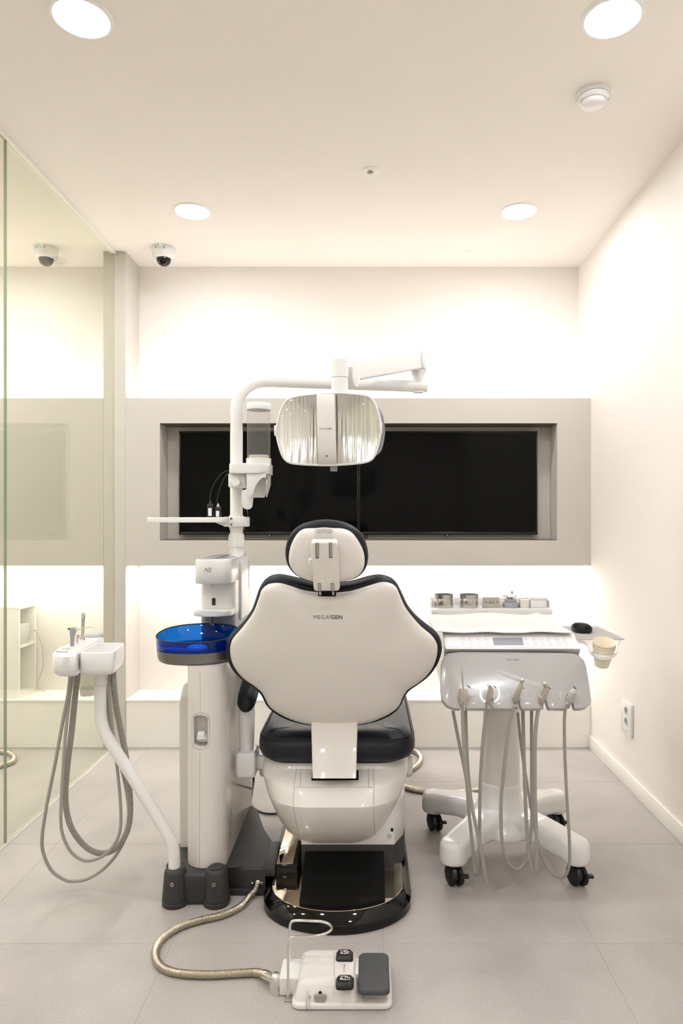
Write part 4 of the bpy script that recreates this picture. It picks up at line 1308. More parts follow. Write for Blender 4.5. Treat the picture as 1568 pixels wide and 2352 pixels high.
    # ---- two black adapters resting on the tray, their cables going up behind the pole
    for i, (a0, a1, b0, tilt, cab, lab) in enumerate(((165, 312, 1000, 0.0, [(232, 1000), (222, 900), (235, 760), (285, 600), (400, 400), (540, 255), (690, 168), (780, 150)], 'black cable adapter with white sticker standing upright on the swivel tray'),
                                                     (345, 490, 1065, 0.0, [(405, 1040), (395, 960), (400, 860), (440, 680), (520, 470), (610, 320), (700, 205), (780, 170)], 'shorter black cable adapter with chrome clip beside the lamp pole'))):
        d = 2.68
        tt = thing('cable_adapter', tq((a0 + a1) / 2, 1315, d), lab, 'adapter', 'cable adapters on the tray')
        zb = zp1 + 0.0004
        zt = tq(0, b0, d).z
        boxo('plug_body', (tq(a0, 0, d).x, d - 0.008, zb), (tq(a1, 0, d).x, d + 0.008, zt), 'black', tt, bevel=0.003)
        s = (tq(a0 + 32, 0, d).x, d - 0.0087, max(tq(0, b0 + 205, d).z - 0.012, zp1 + 0.002)), (tq(a1 - 38, 0, d).x, d - 0.0078, tq(0, b0 + 95, d).z)
        boxo('sticker', s[0], s[1], 'inkwhite', tt)
        pts = [tq(a, b, d + 0.002 + 0.0 * b) for a, b in cab]
        pts[-1] = V((pts[-1].x, PY + 0.03, pts[-1].z)); pts[-2] = V((pts[-2].x, PY + 0.03, pts[-2].z))
        tubeo('cord', pts, 0.0016, 'black', tt, seg=6, n=5)
        latheo('strain_relief', [(0.007, 0), (0.0045, 0.008), (0.0022, 0.014), (0, 0.014)], (tq((a0 + a1) / 2, 0, d).x, d, zt), 'black' if i == 0 else 'chrome', tt, n=14)
    w = tag(tubeo('lamp_cord', [q(566, 1168, 2.70), q(569, 1180, 2.742), q(568, 1200, 2.744), q(562, 1214, 2.735), q(557, 1222, 2.715)], 0.0012, 'dgrey', seg=6),
            'thin dark wire hanging beside the lamp pole below the cup dispenser', 'wire')
build_pole_items()

# ============================================================ ASSISTANT ARM
def build_assistant():
    t = thing('assistant_arm', (-0.608, 2.143, 0.113), 'white bent tube arm carrying the assistant instrument tray', 'instrument arm')
    D = 2.143
    path = [(400, 2015), (400, 1975), (397, 1945), (386, 1918), (352, 1862), (300, 1778), (254, 1706), (238, 1676), (231, 1645), (230, 1610), (230, 1570), (230, 1533)]
    pts = catmull([P(a, b, D) for a, b in path], 5)
    bm = NB()
    tube(bm, pts, 0.0182, 20)
    obj('bent_tube', bm, 'whitepaint', t)
    top = P(230, 1536, D)
    latheo('pivot_sleeve', [(0.0182, -0.052), (0.0198, -0.05), (0.0198, 0.006), (0, 0.006)], top, 'white', t, n=24)
    latheo('sleeve_screw', [(0, 0), (0.0025, 0), (0.0025, 0.004), (0, 0.004)], top + V((0.0195, -0.004, -0.03)), 'steel', t, axis='x', n=10)
    # console: dish plus instrument lobe
    zt, zb = 0.81, 0.742
    k = 220 / 1568
    def top_pt(a, b, z=zt):   # photo zoom point laid on the level top plane
        return floorpt(90 + a * k, 1390 + b * k, z)
    rim = [(640, 785), (1190, 785), (1235, 770), (1415, 640), (1420, 618), (1380, 608), (960, 610), (900, 615), (640, 770)]
    dish = [top_pt(*p) for p in rim]
    lobe = [top_pt(*p) for p in [(228, 800), (300, 822), (480, 826), (600, 806), (650, 770), (950, 600), (1040, 560), (1050, 530), (1000, 505), (880, 498), (780, 510), (700, 560), (490, 640), (340, 700), (230, 770)]]
    x0 = min(p.x for p in dish); 
    # dish body as a parallelogram box with a cut basin
    y0, y1 = top_pt(900, 785).y, top_pt(1200, 612).y
    xa0, xa1 = top_pt(640, 785).x, top_pt(1215, 782).x
    xb0, xb1 = top_pt(940, 612).x, top_pt(1410, 612).x
    quad = [V((xa0, y0, 0)), V((xa1, y0, 0)), V((xb1, y1, 0)), V((xb0, y1, 0))]
    def rounded(q, r, n=5):
        out = []
        L = len(q)
        for i in range(L):
            p = q[i]; a = (q[i - 1] - p).normalized(); b = (q[(i + 1) % L] - p).normalized()
            for j in range(n + 1):
                f = j / n
                out.append((p + a * r) * (1 - f) ** 2 + p * 2 * f * (1 - f) + (p + b * r) * f * f)
        return out
    cq = sum(quad, V((0, 0, 0))) / 4
    bm = NB()
    rg = []
    for (zz, s) in ((zb, 0.80), (zb + 0.003, 0.9), (zb + 0.012, 0.975), (zb + 0.024, 1.0), (zt - 0.002, 1.0), (zt, 0.985)):
        rg.append([V((cq.x + (p.x - cq.x) * s, cq.y + (p.y - cq.y) * s, zz)) for p in rounded(quad, 0.022)])
    loft(bm, rg)
    cb = NB()
    rg = []
    for (zz, s) in ((zb + 0.02, 0.70), (zb + 0.028, 0.78), (zt - 0.008, 0.85), (zt + 0.02, 0.86)):
        rg.append([V((cq.x + (p.x - cq.x) * s, cq.y + (p.y - cq.y) * s, zz)) for p in rounded(quad, 0.018)])
    loft(cb, rg)
    mobj('dish', cut(bm, [cb]), 'white', t, angle=40, label='white rectangular dish')
    bm = NB()
    lob = catmull(lobe, 3, True)
    lc = sum(lob, V((0, 0, 0))) / len(lob)
    rg = []
    for (zz, s) in ((zb - 0.002, 0.72), (zb + 0.002, 0.86), (zb + 0.012, 0.95), (zb + 0.026, 1.0), (zt - 0.004, 1.0), (zt, 0.97), (zt + 0.003, 0.9), (zt + 0.004, 0.5)):
        rg.append([V((lc.x + (p.x - lc.x) * s, lc.y + (p.y - lc.y) * s, zz)) for p in lob])
    loft(bm, rg)
    obj('holder_lobe', bm, 'white', t, angle=50, label='white instrument holder')
    for (a0, b0, a1, b1) in ((290, 752, 470, 760), (380, 706, 490, 712)):
        tubeo('holder_groove', [top_pt(a0, b0, zt + 0.005), top_pt((a0 + a1) / 2, b0 + 12, zt + 0.005), top_pt(a1, b1, zt + 0.005)], 0.0028, 'lgrey', t, seg=6)
    c = top_pt(900, 525)
    latheo('filter_cap', [(0.028, 0.0), (0.03, 0.006), (0.027, 0.012), (0, 0.013)], (c.x, c.y, zt + 0.002), 'lgrey', t, n=28)
    # ---- instruments standing in the holder, each with its hose
    k1 = 560 / 1463
    def hz(a, b, d): return P(a * k1, 1200 + b * k1, d)
    def hosepath(zp, d0, d1, turn):
        out = []
        n = len(zp)
        for i, (a, b) in enumerate(zp):
            f = i / (n - 1)
            out.append(hz(a, b, d0 + (d1 - d0) * f + turn * math.sin(PI * f)))
        return out
    zs = zt + 0.003
    # air water syringe
    b1 = top_pt(540, 690)
    y = b1.y
    s = thing('air_water_syringe', (b1.x, y, zs), 'grey air water syringe with bent metal tip in the assistant holder', 'syringe')
    def sp(a, b, d=y): return P(90 + a * k, 1390 + b * k, d)
    bm = NB()
    tube(bm, [sp(540, 716), sp(541, 600), sp(543, 520), sp(546, 480), sp(552, 430), sp(556, 395), sp(556, 368)], [0.0058, 0.0060, 0.0064, 0.0075, 0.0098, 0.0098, 0.0075], 16)
    obj('body', bm, 'grey', s)
    ring_c = sp(612, 400, y - 0.002)
    latheo('collar', [(0, -0.003), (0.005, -0.003), (0.006, 0.0), (0.005, 0.004), (0, 0.004)], ring_c, 'chrome', s, axis='x', n=16)
    tubeo('tip', [sp(600, 404), sp(700, 385), sp(800, 367), sp(870, 356), sp(930, 378), sp(985, 402)], 0.0014, 'steel', s, seg=8)
    boxo('trigger', tuple(sp(472, 398) + V((0, -0.004, -0.001))), tuple(sp(530, 378) + V((0, 0.004, 0.001))), 'dgrey', s, bevel=0.0008)
    A = [(425, 875), (410, 1020), (375, 1200), (330, 1450), (280, 1700), (252, 1900), (265, 2000), (310, 2090), (380, 2140), (440, 2152), (520, 2140), (620, 2080), (700, 1990), (755, 1880), (772, 1780), (765, 1650), (730, 1480), (690, 1350), (655, 1180), (632, 1000), (630, 845)]
    tubeo('hose', hosepath(A, y - 0.01, y + 0.067, 0.10), 0.0054, 'hose', s, seg=9, n=5, label='smooth grey hose')
    # saliva ejector
    b2 = top_pt(622, 650)
    s = thing('saliva_ejector', (b2.x, b2.y, zs), 'short chrome saliva ejector handpiece between the syringe and the taller suction tip', 'suction handpiece')
    def s2(a, b): return P(90 + a * k, 1390 + b * k, b2.y)
    bm = NB()
    tube(bm, [s2(624, 662), s2(624, 640), s2(626, 560), s2(630, 500), s2(632, 486)], [0.0048, 0.0046, 0.0046, 0.0050, 0.0044], 14)
    obj('body', bm, 'chrome', s)
    B = [(440, 870), (425, 1000), (400, 1200), (380, 1450), (365, 1750), (375, 1870), (420, 1970), (480, 2020), (540, 2030), (620, 2000), (680, 1940), (715, 1870), (725, 1780), (720, 1650), (700, 1450), (675, 1250), (655, 1000), (660, 845)]
    tubeo('hose', hosepath(B, y + 0.006, y + 0.057, 0.034), 0.0050, 'hose', s, seg=9, n=5, label='smooth grey hose')
    # high volume suction
    b3 = top_pt(715, 610)
    s = thing('suction_tip', (b3.x, b3.y, zs), 'tall chrome suction handpiece with ribbed grey hose in the assistant holder', 'suction handpiece')
    def s3(a, b): return P(90 + a * k, 1390 + b * k, b3.y)
    bm = NB()
    tube(bm, [s3(712, 618), s3(712, 590), s3(708, 540), s3(705, 500), s3(708, 465), s3(711, 400), s3(714, 300), s3(718, 220), s3(721, 160), s3(722, 130)], [0.0056, 0.0068, 0.0076, 0.0066, 0.0050, 0.0048, 0.0052, 0.0060, 0.0066, 0.0058], 16)
    obj('body', bm, 'chrome', s)
    Cc = [(470, 870), (450, 1050), (430, 1250), (405, 1450), (392, 1650), (410, 1780), (450, 1870), (520, 1950), (600, 1985), (680, 1965), (740, 1900), (775, 1800), (780, 1650), (755, 1400), (715, 1200), (690, 1050), (675, 850)]
    ribbed('hose', hosepath(Cc, y + 0.02, y + 0.062, 0.055), 0.0098, 'hosedark', s, pitch=0.0042, depth=0.0016, seg=12, label='thick ribbed grey hose')
build_assistant()

# ============================================================ INSTRUMENT CART
def build_cart():
    t = thing('instrument_cart', (0.48, 2.45, 0), 'white mobile instrument cart with tilted console panel on four casters', 'instrument cart')
    # ---- base: hub, four legs fused into one smooth casting
    hub = V((0.475, 2.46, 0))
    ends = [(V((0.279, 2.262, 0)), 'fl'), (V((0.684, 2.262, 0)), 'fr'), (V((0.252, 2.66, 0)), 'rl'), (V((0.722, 2.66, 0)), 'rr')]
    bm = NB()
    lathe(bm, [(0.0, 0.10), (0.135, 0.10), (0.13, 0.125), (0.105, 0.15), (0.082, 0.185), (0.07, 0.225), (0.066, 0.265), (0, 0.265)], hub, 'z', 32)
    for e, _ in ends:
        b2 = NB()
        rg = []
        dd = (e - hub); L = dd.length; dd.normalize(); sd = V((-dd.y, dd.x, 0))
        for f, zt, zb, w in ((0.0, 0.185, 0.10, 0.075), (0.3, 0.178, 0.105, 0.062), (0.55, 0.172, 0.098, 0.053), (0.8, 0.160, 0.083, 0.049), (1.0, 0.148, 0.074, 0.046), (1.10, 0.138, 0.074, 0.04)):
            p = hub + dd * (L * f)
            rg.append([p + sd * a + V((0, 0, b)) for a, b in rrect(-w, w, zb, zt, 0.02, 4)])
        loft(b2, rg)
        merge(bm, b2)
        lathe(bm, [(0, 0.072), (0.046, 0.072), (0.0475, 0.088), (0.046, 0.132), (0.037, 0.146), (0, 0.148)], e, 'z', 24)
    me = eval_mods('cart_base', bm, [('REMESH', {'mode': 'VOXEL', 'voxel_size': 0.006}), ('SMOOTH', {'factor': 0.5, 'iterations': 8})])
    mobj('cart_base', me, 'white', t, angle=180, label='glossy white star base')
    for e, nm in ends:
        ca = latheo('caster', [(0, 0.076), (0.02, 0.076), (0.02, 0.066), (0, 0.066)], e, 'black', t, n=20)
        for s in (-1, 1):
            bmw = NB()
            lathe(bmw, [(0, -0.007), (0.026, -0.007), (0.0325, -0.004), (0.0325, 0.006), (0.026, 0.009), (0, 0.009)], V((e.x + s * 0.013, e.y - 0.012, 0.0325)), 'x', 28, Matrix.Rotation(0.35, 3, 'Z'))
            obj('wheel', bmw, 'rubber', ca)
        bm = NB()
        hl = []
        for i in range(13):
            a = PI * i / 12
            hl.append(V((e.x - 0.008, e.y - 0.012 + 0.036 * math.cos(a), 0.034 + 0.038 * math.sin(a))))
        prism(bm, hl, (0.016, 0, 0), 0.003)
        obj('caster_hood', bm, 'black', ca)
        boxo('brake_tab', (e.x + 0.018, e.y - 0.05, 0.038), (e.x + 0.045, e.y - 0.03, 0.048), 'black', ca, bevel=0.004)
    bm = NB()
    rg = []
    for zz, rx, ry in ((0.262, 0.0665, 0.055), (0.45, 0.064, 0.053), (0.64, 0.066, 0.055)):
        rg.append([hub + V((rx * math.cos(2 * PI * i / 32), ry * math.sin(2 * PI * i / 32), zz)) for i in range(32)])
    loft(bm, rg)
    obj('column', bm, 'ivory', t, label='cream white column')
    # ---- console body: side profile swept across
    XL, XRt = 0.213, 0.686
    prof = [(2.185, 0.640), (2.236, 0.765), (2.212, 0.7785), (2.2, 0.787), (2.262, 0.824), (2.275, 0.828), (2.60, 0.828), (2.615, 0.818), (2.61, 0.76), (2.50, 0.66), (2.30, 0.62)]
    XLB = 0.243                                    # body stops short of the chair wing
    bm = NB()
    prism(bm, [V((XLB, y, z)) for y, z in prof], (XRt - XLB - 0.004, 0, 0), 0.008, 3)
    cons = obj('console_body', bm, 'white', t, angle=35, label='white console body')
    # ---- tilted front panel with five instrument slots
    p0 = P(1183, 1630, 2.105); p1 = P(1166, 1497, 2.205)
    up = (p1 - p0); up.x = 0; up.normalize()
    n = V((1, 0, 0)).cross(up).normalized()
    if n.y > 0: n = -n
    k = 440 / 1568
    def on(a, b, lift=0.0): return onplane(1000 + a * k, 1440 + b * k, p0 + n * lift, n)
    holes = [(225, 557), (440, 565), (658, 565), (877, 567), (1093, 567)]
    bots = [(206, 247), (408, 472), (650, 700), (872, 925), (1083, 1135)]
    outl = [(42, 500), (45, 300), (62, 250), (110, 212), (200, 205), (660, 207), (1110, 212), (1180, 236), (1215, 272), (1232, 325), (1258, 480), (1275, 590), (1265, 630), (1235, 658), (1195, 668)]
    R = 34
    for (hx, hy), (l, r) in list(zip(holes, bots))[::-1]:
        cx = (l + r) / 2
        outl += [(r + 10, 669), (r - 3, 655), (hx + R * 0.72, hy + R * 0.72)]
        for i in range(9):
            a = math.radians(45 - 270 * i / 8)
            if 0 < i < 8: outl.append((hx + R * math.cos(a), hy + R * math.sin(a)))
        outl += [(hx - R * 0.72, hy + R * 0.72), (l + 3, 655), (l - 6, 669)]
    outl += [(150, 665), (90, 640), (52, 590)]
    bm = NB()
    prism(bm, [on(a, b) for a, b in outl], -n * 0.026, 0.003, 2)
    fp = obj('front_panel', bm, 'panel', t, angle=30, label='pale grey glossy front panel with instrument slots')
    # inner back of the slots and grey grommets
    for (hx, hy) in holes:
        q = [on(hx + 40 * math.cos(2 * PI * i / 20), hy + 40 * math.sin(2 * PI * i / 20), -0.024) for i in range(20)]
        prismo('slot_grommet', q, -n * 0.004, 'dgrey', fp)
    # grey dashes by each slot
    for (a, b) in ((270, 489), (486, 491), (711, 497), (929, 500), (1139, 498)):
        q = [on(a - 17, b - 11, 0.0004), on(a - 9, b - 14, 0.0004), on(a + 17, b + 6, 0.0004), on(a + 9, b + 11, 0.0004)]
        prismo('slot_mark', q, n * 0.0008, 'dgrey', fp)
    # lit ring round the second slot (open at the bottom)
    pts = [on(444 + 78 * math.cos(math.radians(a)), 545 + 78 * math.sin(math.radians(a)), 0.0006) for a in range(-240, 62, 10)]
    tubeo('ring_light', pts, 0.0016, 'ring', fp, seg=6, smooth_path=False, label='lit white ring')
    for j in (0, 2, 3, 4):
        hx, hy = holes[j]
        for a0, a1 in ((-25, 20), (150, 205)):
            pts = [on(hx + 4 + 76 * math.cos(math.radians(a)), hy - 12 + 76 * math.sin(math.radians(a)), 0.0002) for a in range(a0, a1, 9)]
            tubeo('ring_outline', pts, 0.0005, 'white', fp, seg=5, smooth_path=False)
    c = on(631, 269)
    lettering('brand_lettering', LOGO, 28 * c.y / F, c, (1, 0, 0), up, 'inklight', fp)
    # ---- control strip
    s0 = V((0, 2.2, 0.787)); s1 = V((0, 2.262, 0.824))
    su = (s1 - s0).normalized()
    sn = V((1, 0, 0)).cross(su).normalized()
    if sn.z < 0: sn = -sn
    def os(a, b, lift=0.0): return onplane(1000 + a * k, 1440 + b * k, s0 + sn * lift, sn)
    st = prismo('control_strip', [os(a, b, 0.0002) for a, b in ((85, 95), (95, 82), (1110, 86), (1122, 95), (1140, 165), (1130, 175), (115, 163), (95, 150))], sn * 0.0008, 'white', t)
    prismo('display', [os(a, b, 0.001) for a, b in ((465, 88), (708, 86), (722, 149), (478, 150))], sn * 0.0006, 'lcd', st, label='grey display screen')
    rows = [(222, 93), (283, 93), (352, 94), (414, 94), (740, 100), (806, 97), (864, 97), (925, 99), (994, 101), (1054, 102),
            (230, 138), (290, 137), (360, 139), (422, 139), (750, 138), (818, 143), (879, 143), (939, 145), (1010, 145), (1070, 146)]
    for i, (a, b) in enumerate(rows):
        rr = 13 if i in (4, 14) else 19
        q = [os(a + rr * math.cos(2 * PI * j / 20), b + rr * 0.66 * math.sin(2 * PI * j / 20), 0.0012) for j in range(20)]
        bt = tubeo('button', q, 0.0004, 'inkpale', st, seg=4, closed=True, smooth_path=False)
        if i in (4, 14):
            sg = 1 if i == 4 else -1
            tubeo('arrow_mark', [os(a - 6, b + 3 * sg, 0.0012), os(a, b - 4 * sg, 0.0012), os(a + 6, b + 3 * sg, 0.0012)], 0.0004, 'inkpale', bt, seg=4, smooth_path=False)
        else:
            tubeo('icon_mark', [os(a - 9, b - 3, 0.0012), os(a - 1, b, 0.0012), os(a + 4, b - 2 + (i % 3) * 2, 0.0012), os(a + 8, b + 3, 0.0012)], 0.0004 + 0.0002 * (i % 3), 'inkpale', bt, seg=4, smooth_path=False)
        if 10 <= i <= 13:
            e = os(a + 8, b - 5, 0.0012)
            latheo('indicator_light', [(0, 0.0008), (0.002, 0.0006), (0.0022, 0), (0, 0)], e, 'whiteled', bt, n=10)
    for (a0, b0, a1) in ((130, 116, 180), (208, 115, 322), (345, 116, 435), (790, 120, 950), (985, 123, 1080)):
        tubeo('printed_line', [os(a0, b0, 0.0012), os(a1, b0 + 1, 0.0012)], 0.0003, 'inkpale', st, seg=4, smooth_path=False)
    # ---- side plate with mat and cup ring
    zpl = 0.79
    ring = [(1322, 1470), (1338, 1472), (1349, 1480), (1353, 1493), (1367, 1504), (1385, 1508.5), (1403, 1506), (1416, 1497), (1418.5, 1487), (1419, 1479), (1422, 1473), (1424.5, 1466), (1420, 1460)]
    plate = [floorpt(a, b, zpl) for a, b in ring]
    plate += [V((0.888, 2.55, zpl)), V((0.886, 2.64, zpl)), V((0.87, 2.66, zpl)), V((0.66, 2.66, zpl)), V((0.66, 2.34, zpl))]
    cxy = V((0.7245, 2.117, 0))
    bm = NB()
    prism(bm, catmull(plate, 3, True), (0, 0, -0.010))
    cb = NB()
    lathe(cb, [(0.0325, -0.03), (0.0325, 0.03)], (cxy.x, cxy.y, zpl), 'z', 32)
    mobj('side_plate', cut(bm, [cb]), 'white', t, label='white side plate with cup ring')
    mt = prismo('mouse_mat', [V((a, b, zpl)) for a, b in rrect(0.690, 0.880, 2.345, 2.65, 0.012, 4)], (0, 0, 0.0022), 'mat', t, label='grey mouse mat')
    # ---- rear shelf on a stem
    zs = 0.856
    ys0, ys1 = 2.66, 2.79
    xs0, xs1 = (992 - VPX) * ys0 / F, (1271 - VPX) * ys0 / F
    bm = NB()
    outl = [V((a, b, zs - 0.022)) for a, b in rrect(xs0, xs1, ys0, ys1, 0.02, 5)]
    prism(bm, outl, (0, 0, 0.022), 0.006, 3)
    shf = obj('rear_shelf', bm, 'white', t, label='white rear shelf')
    rimp = [V((a, b, zs)) for a, b in rrect(xs0 + 0.005, xs1 - 0.005, ys0 + 0.004, ys1 - 0.004, 0.016, 5)]
    bm = NB()
    box(bm, (xs0 + 0.004, ys1 - 0.006, zs - 0.004), (xs1 - 0.004, ys1, zs + 0.030), 0.002)
    for x in (xs0, xs1 - 0.005):
        box(bm, (x, ys0 + 0.05, zs - 0.004), (x + 0.005, ys1, zs + 0.026), 0.002)
    obj('shelf_upstand', bm, 'white', shf)
    sc = P(1137, 1412, 2.7)
    latheo('shelf_stem', [(0.024, 0.66 - zs), (0.024, -0.06), (0.03, -0.035), (0.05, -0.020), (0, -0.020)], (sc.x, 2.70, zs), 'white', t, n=24)
    boxo('shelf_bracket', (sc.x - 0.024, 2.55, 0.66), (sc.x + 0.024, 2.72, 0.70), 'white', t, bevel=0.006)
    # ---- paper liner over the tray top
    bm = NB()
    nx, ny = 30, 16
    g = []
    for i in range(nx + 1):
        row = []
        for j in range(ny + 1):
            u, v = i / nx, j / ny
            x = XL + 0.002 + u * (0.455 - 0.032 * v) + 0.0 * v
            y = 2.245 + v * 0.335
            z = 0.8315 + 0.0026 * math.sin(u * 9 + v * 3) * (0.3 + v) + 0.002 * math.sin(u * 17 + 1.3) * (1 - v) + 0.014 * max(0, v - 0.65) / 0.35 + 0.006 * max(0, u - 0.9) / 0.1 * v
            z = max(z, 0.8300)
            row.append(bm.verts.new((x, y, z)))
        g.append(row)
    for i in range(nx):
        for j in range(ny):
            bm.faces.new((g[i][j], g[i + 1][j], g[i + 1][j + 1], g[i][j + 1]))
    me = eval_mods('paper_liner', bm, [('SOLIDIFY', {'thickness': 0.003, 'offset': 1.0})])
    tag(mobj('paper_liner', me, 'paper', angle=60), 'white folded paper liner lying over the cart tray', 'paper sheet')
    # ---- things on the shelf
    def onsh(px, py): return P(px, py, 2.70)
    for i, (px, lab) in enumerate(((1019, 'steel lidded canister at the chair end of the cart shelf'), (1076.5, 'steel lidded canister between the other canister and the bur holder'))):
        x = (px - VPX) * 2.715 / F
        c = thing('steel_canister', (x, 2.715, zs), lab, 'canister', 'steel canisters')
        latheo('body', [(0, 0), (0.0345, 0), (0.036, 0.002), (0.036, 0.034), (0.034, 0.037), (0, 0.037)], (x, 2.715, zs), 'steel', c, n=36)
        latheo('lid', [(0.0365, 0.036), (0.037, 0.037), (0.037, 0.048), (0.0375, 0.0515), (0.034, 0.0525), (0.02, 0.0495), (0, 0.0495)], (x, 2.715, zs), 'steel', c, n=36)
    # bur block
    xa, xb = onsh(1108, 0).x, onsh(1149, 0).x
    c = thing('bur_block', ((xa + xb) / 2, 2.70, zs), 'small steel bur holder with row of burs and open lid on the cart shelf', 'bur holder')
    boxo('tray', (xa, 2.683, zs), (xb, 2.712, zs + 0.013), 'steel', c, bevel=0.001)
    bm = NB(); box(bm, (xa + 0.002, 2.712, zs + 0.006), (xb - 0.002, 2.7145, zs + 0.04), 0.0008, 1, rot=Matrix.Rotation(-0.1, 3, 'X'))
    ld = obj('lid', bm, 'steel', c)
    for i in range(9):
        x = xa + 0.006 + (xb - xa - 0.012) * i / 8
        bu = latheo('bur', [(0, 0.010), (0.0011, 0.010), (0.0011, 0.020), (0.0019, 0.0205), (0.0017, 0.0245 + 0.003 * (i % 3 == 1)), (0, 0.026 + 0.003 * (i % 3 == 1))], (x, 2.692 + 0.006 * (i % 2), zs), 'chrome', c, n=8)
    # rotary stand
    x0 = onsh(1174, 0).x
    c = thing('polisher_stand', (x0, 2.715, zs), 'grey stepped round stand holding polishing tips on the cart shelf', 'instrument stand')
    latheo('stand_base', [(0, 0), (0.034, 0), (0.034, 0.010), (0.031, 0.019), (0.024, 0.020), (0.024, 0.030), (0.021, 0.031), (0.013, 0.031), (0.013, 0.040), (0, 0.040)], (x0, 2.715, zs), 'grey', c, n=32)
    for (dx, dy, zb_, zt_, mt_, r_) in ((-0.024, -0.002, 0.018, 0.047, 'rose', 0.008), (0.022, 0.004, 0.018, 0.045, 'steel', 0.007), (-0.002, 0.0, 0.039, 0.066, 'carton', 0.0018), (0.006, 0.002, 0.039, 0.062, 'dgrey', 0.0030), (-0.017, -0.012, 0.02, 0.046, 'rose', 0.002), (0.0, -0.0135, 0.03, 0.041, 'rose', 0.0024)):
        s = tubeo('shank', [V((x0 + dx, 2.715 + dy, zs + zb_)), V((x0 + dx, 2.715 + dy, zs + zt_ - 0.003))], 0.0009, 'steel', c, seg=6, smooth_path=False)
        if r_ > 0.005:
            latheo('disc', [(0, 0), (r_, 0), (r_, 0.0015), (0.002, 0.0025), (0, 0.0025)], (x0 + dx, 2.715 + dy, zs + zt_ - 0.003), mt_, s, n=16)
        else:
            latheo('polishing_tip', [(0, 0), (r_, 0.001), (r_, 0.009), (r_ * 0.5, 0.012), (0, 0.012)], (x0 + dx, 2.715 + dy, zs + zt_ - 0.010), mt_, s, n=12)
    xa, xb = onsh(1194, 0).x, onsh(1213.5, 0).x
    tag(boxo('beige_carton', (xa, 2.69, zs), (xb, 2.72, zs + 0.032), 'carton', bevel=0.001), 'small beige carton standing between the polisher stand and white box', 'carton')
    xa, xb = onsh(1217, 0).x, onsh(1253, 0).x
    c = thing('white_box', ((xa + xb) / 2, 2.72, zs), 'white lidded plastic box at the outer end of the cart shelf', 'box')
    boxo('body', (xa, 2.69, zs), (xb, 2.755, zs + 0.033), 'white', c, bevel=0.003)
    boxo('lid', (xa - 0.003, 2.687, zs + 0.033), (xb + 0.005, 2.758, zs + 0.041), 'white', c, bevel=0.002)
    # ---- mouse on the mat
    m0 = floorpt(1341, 1454, 0.7922)
    c = thing('computer_mouse', (m0.x, m0.y, 0.7922), 'black computer mouse on the grey mat of the cart', 'mouse')
    bm = NB()
    rg = []
    for zz, a, b in ((0.7923, 0.029, 0.042), (0.797, 0.033, 0.047), (0.808, 0.035, 0.050)):
        rg.append([V((m0.x + a * math.copysign(abs(math.cos(2 * PI * i / 28)) ** 0.75, math.cos(2 * PI * i / 28)), m0.y + 0.03 + b * math.copysign(abs(math.sin(2 * PI * i / 28)) ** 0.75, math.sin(2 * PI * i / 28)), zz)) for i in range(28)])
    loft(bm, rg)
    obj('mouse_body', bm, 'black', c, angle=30)
    bm = NB()
    rg = []
    for f, a, b in ((0.0, 0.0345, 0.049), (0.007, 0.031, 0.045), (0.013, 0.023, 0.036), (0.0155, 0.012, 0.02), (0.016, 0.004, 0.006)):
        rg.append([V((m0.x + a * math.copysign(abs(math.cos(2 * PI * i / 28)) ** 0.8, math.cos(2 * PI * i / 28)), m0.y + 0.03 + b * math.copysign(abs(math.sin(2 * PI * i / 28)) ** 0.8, math.sin(2 * PI * i / 28)), 0.808 + f)) for i in range(28)])
    loft(bm, rg)
    obj('mouse_top', bm, M['satinblack'], c, angle=40)
    # ---- stacked paper cups in the ring
    for i, lab in enumerate(('cream paper cup at the bottom of the stack in the cart ring', 'cream paper cup in the middle of the stack in the cart ring', 'cream paper cup on top of the stack in the cart ring')):
        zo = -0.044 + i * 0.0085
        h = 0.066
        prof = [(0, 0.0), (0.0212, 0.0), (0.0333, h - 0.004), (0.0346, h - 0.002), (0.0340, h), (0.0331, h - 0.001), (0.0209, 0.003), (0, 0.003)]
        tag(latheo('paper_cup', [(r, zz + zo) for r, zz in prof], (cxy.x, cxy.y, zpl), 'cup', n=36, rot=Matrix.Rotation(math.radians(19), 3, 'X')), lab, 'cup', 'cups in the cart ring')
    # ---- five instruments with hoses
    kk = 648 / 1568
    def hz(a, b, d): return P(920 + a * kk, 1620 + b * kk, d)
    def hose(par, zp, dA, dB):
        nn = len(zp)
        pts = [hz(a, b, dA + (dB - dA) * (i / (nn - 1))) for i, (a, b) in enumerate(zp)]
        return pts
    def hp(px, py, lift): return onplane(px, py, p0 + n * lift, n)
    def hand(name, lab, cat):
        return thing(name, hp(1180, 1600, 0.0), lab, cat, 'instruments on the cart console')
    DA, DB = 2.105, 2.28
    specs = []
    # 1 three way syringe
    s = hand('air_water_syringe', 'grey three-way syringe with long thin nozzle in the first console slot', 'syringe')
    tubeo('body', [hp(1063, 1616, 0.002), hp(1063.5, 1600, 0.014), hp(1064, 1583, 0.024)], [0.0110, 0.0144, 0.0132], M['champagne'], s, seg=14, smooth_path=False)
    for a in (1060.5, 1068):
        c = hp(a, 1597, 0.0255)
        latheo('button', [(0, -0.002), (0.0042, -0.0012), (0.0044, 0.004), (0, 0.004)], c, 'grey', s, axis='y', n=14)
    tubeo('nozzle', [hp(1064, 1584, 0.024), hp(1063, 1573, 0.034), hp(1061.5, 1556, 0.047), hp(1061, 1544, 0.054), hp(1061.5, 1534, 0.056)], 0.0022, 'steel', s, seg=8)
    H = [(346, -20), (343, 40), (350, 220), (368, 420), (405, 610), (442, 790), (468, 940), (474, 985), (468, 930), (438, 760), (402, 600), (378, 420), (366, 220), (360, 30)]
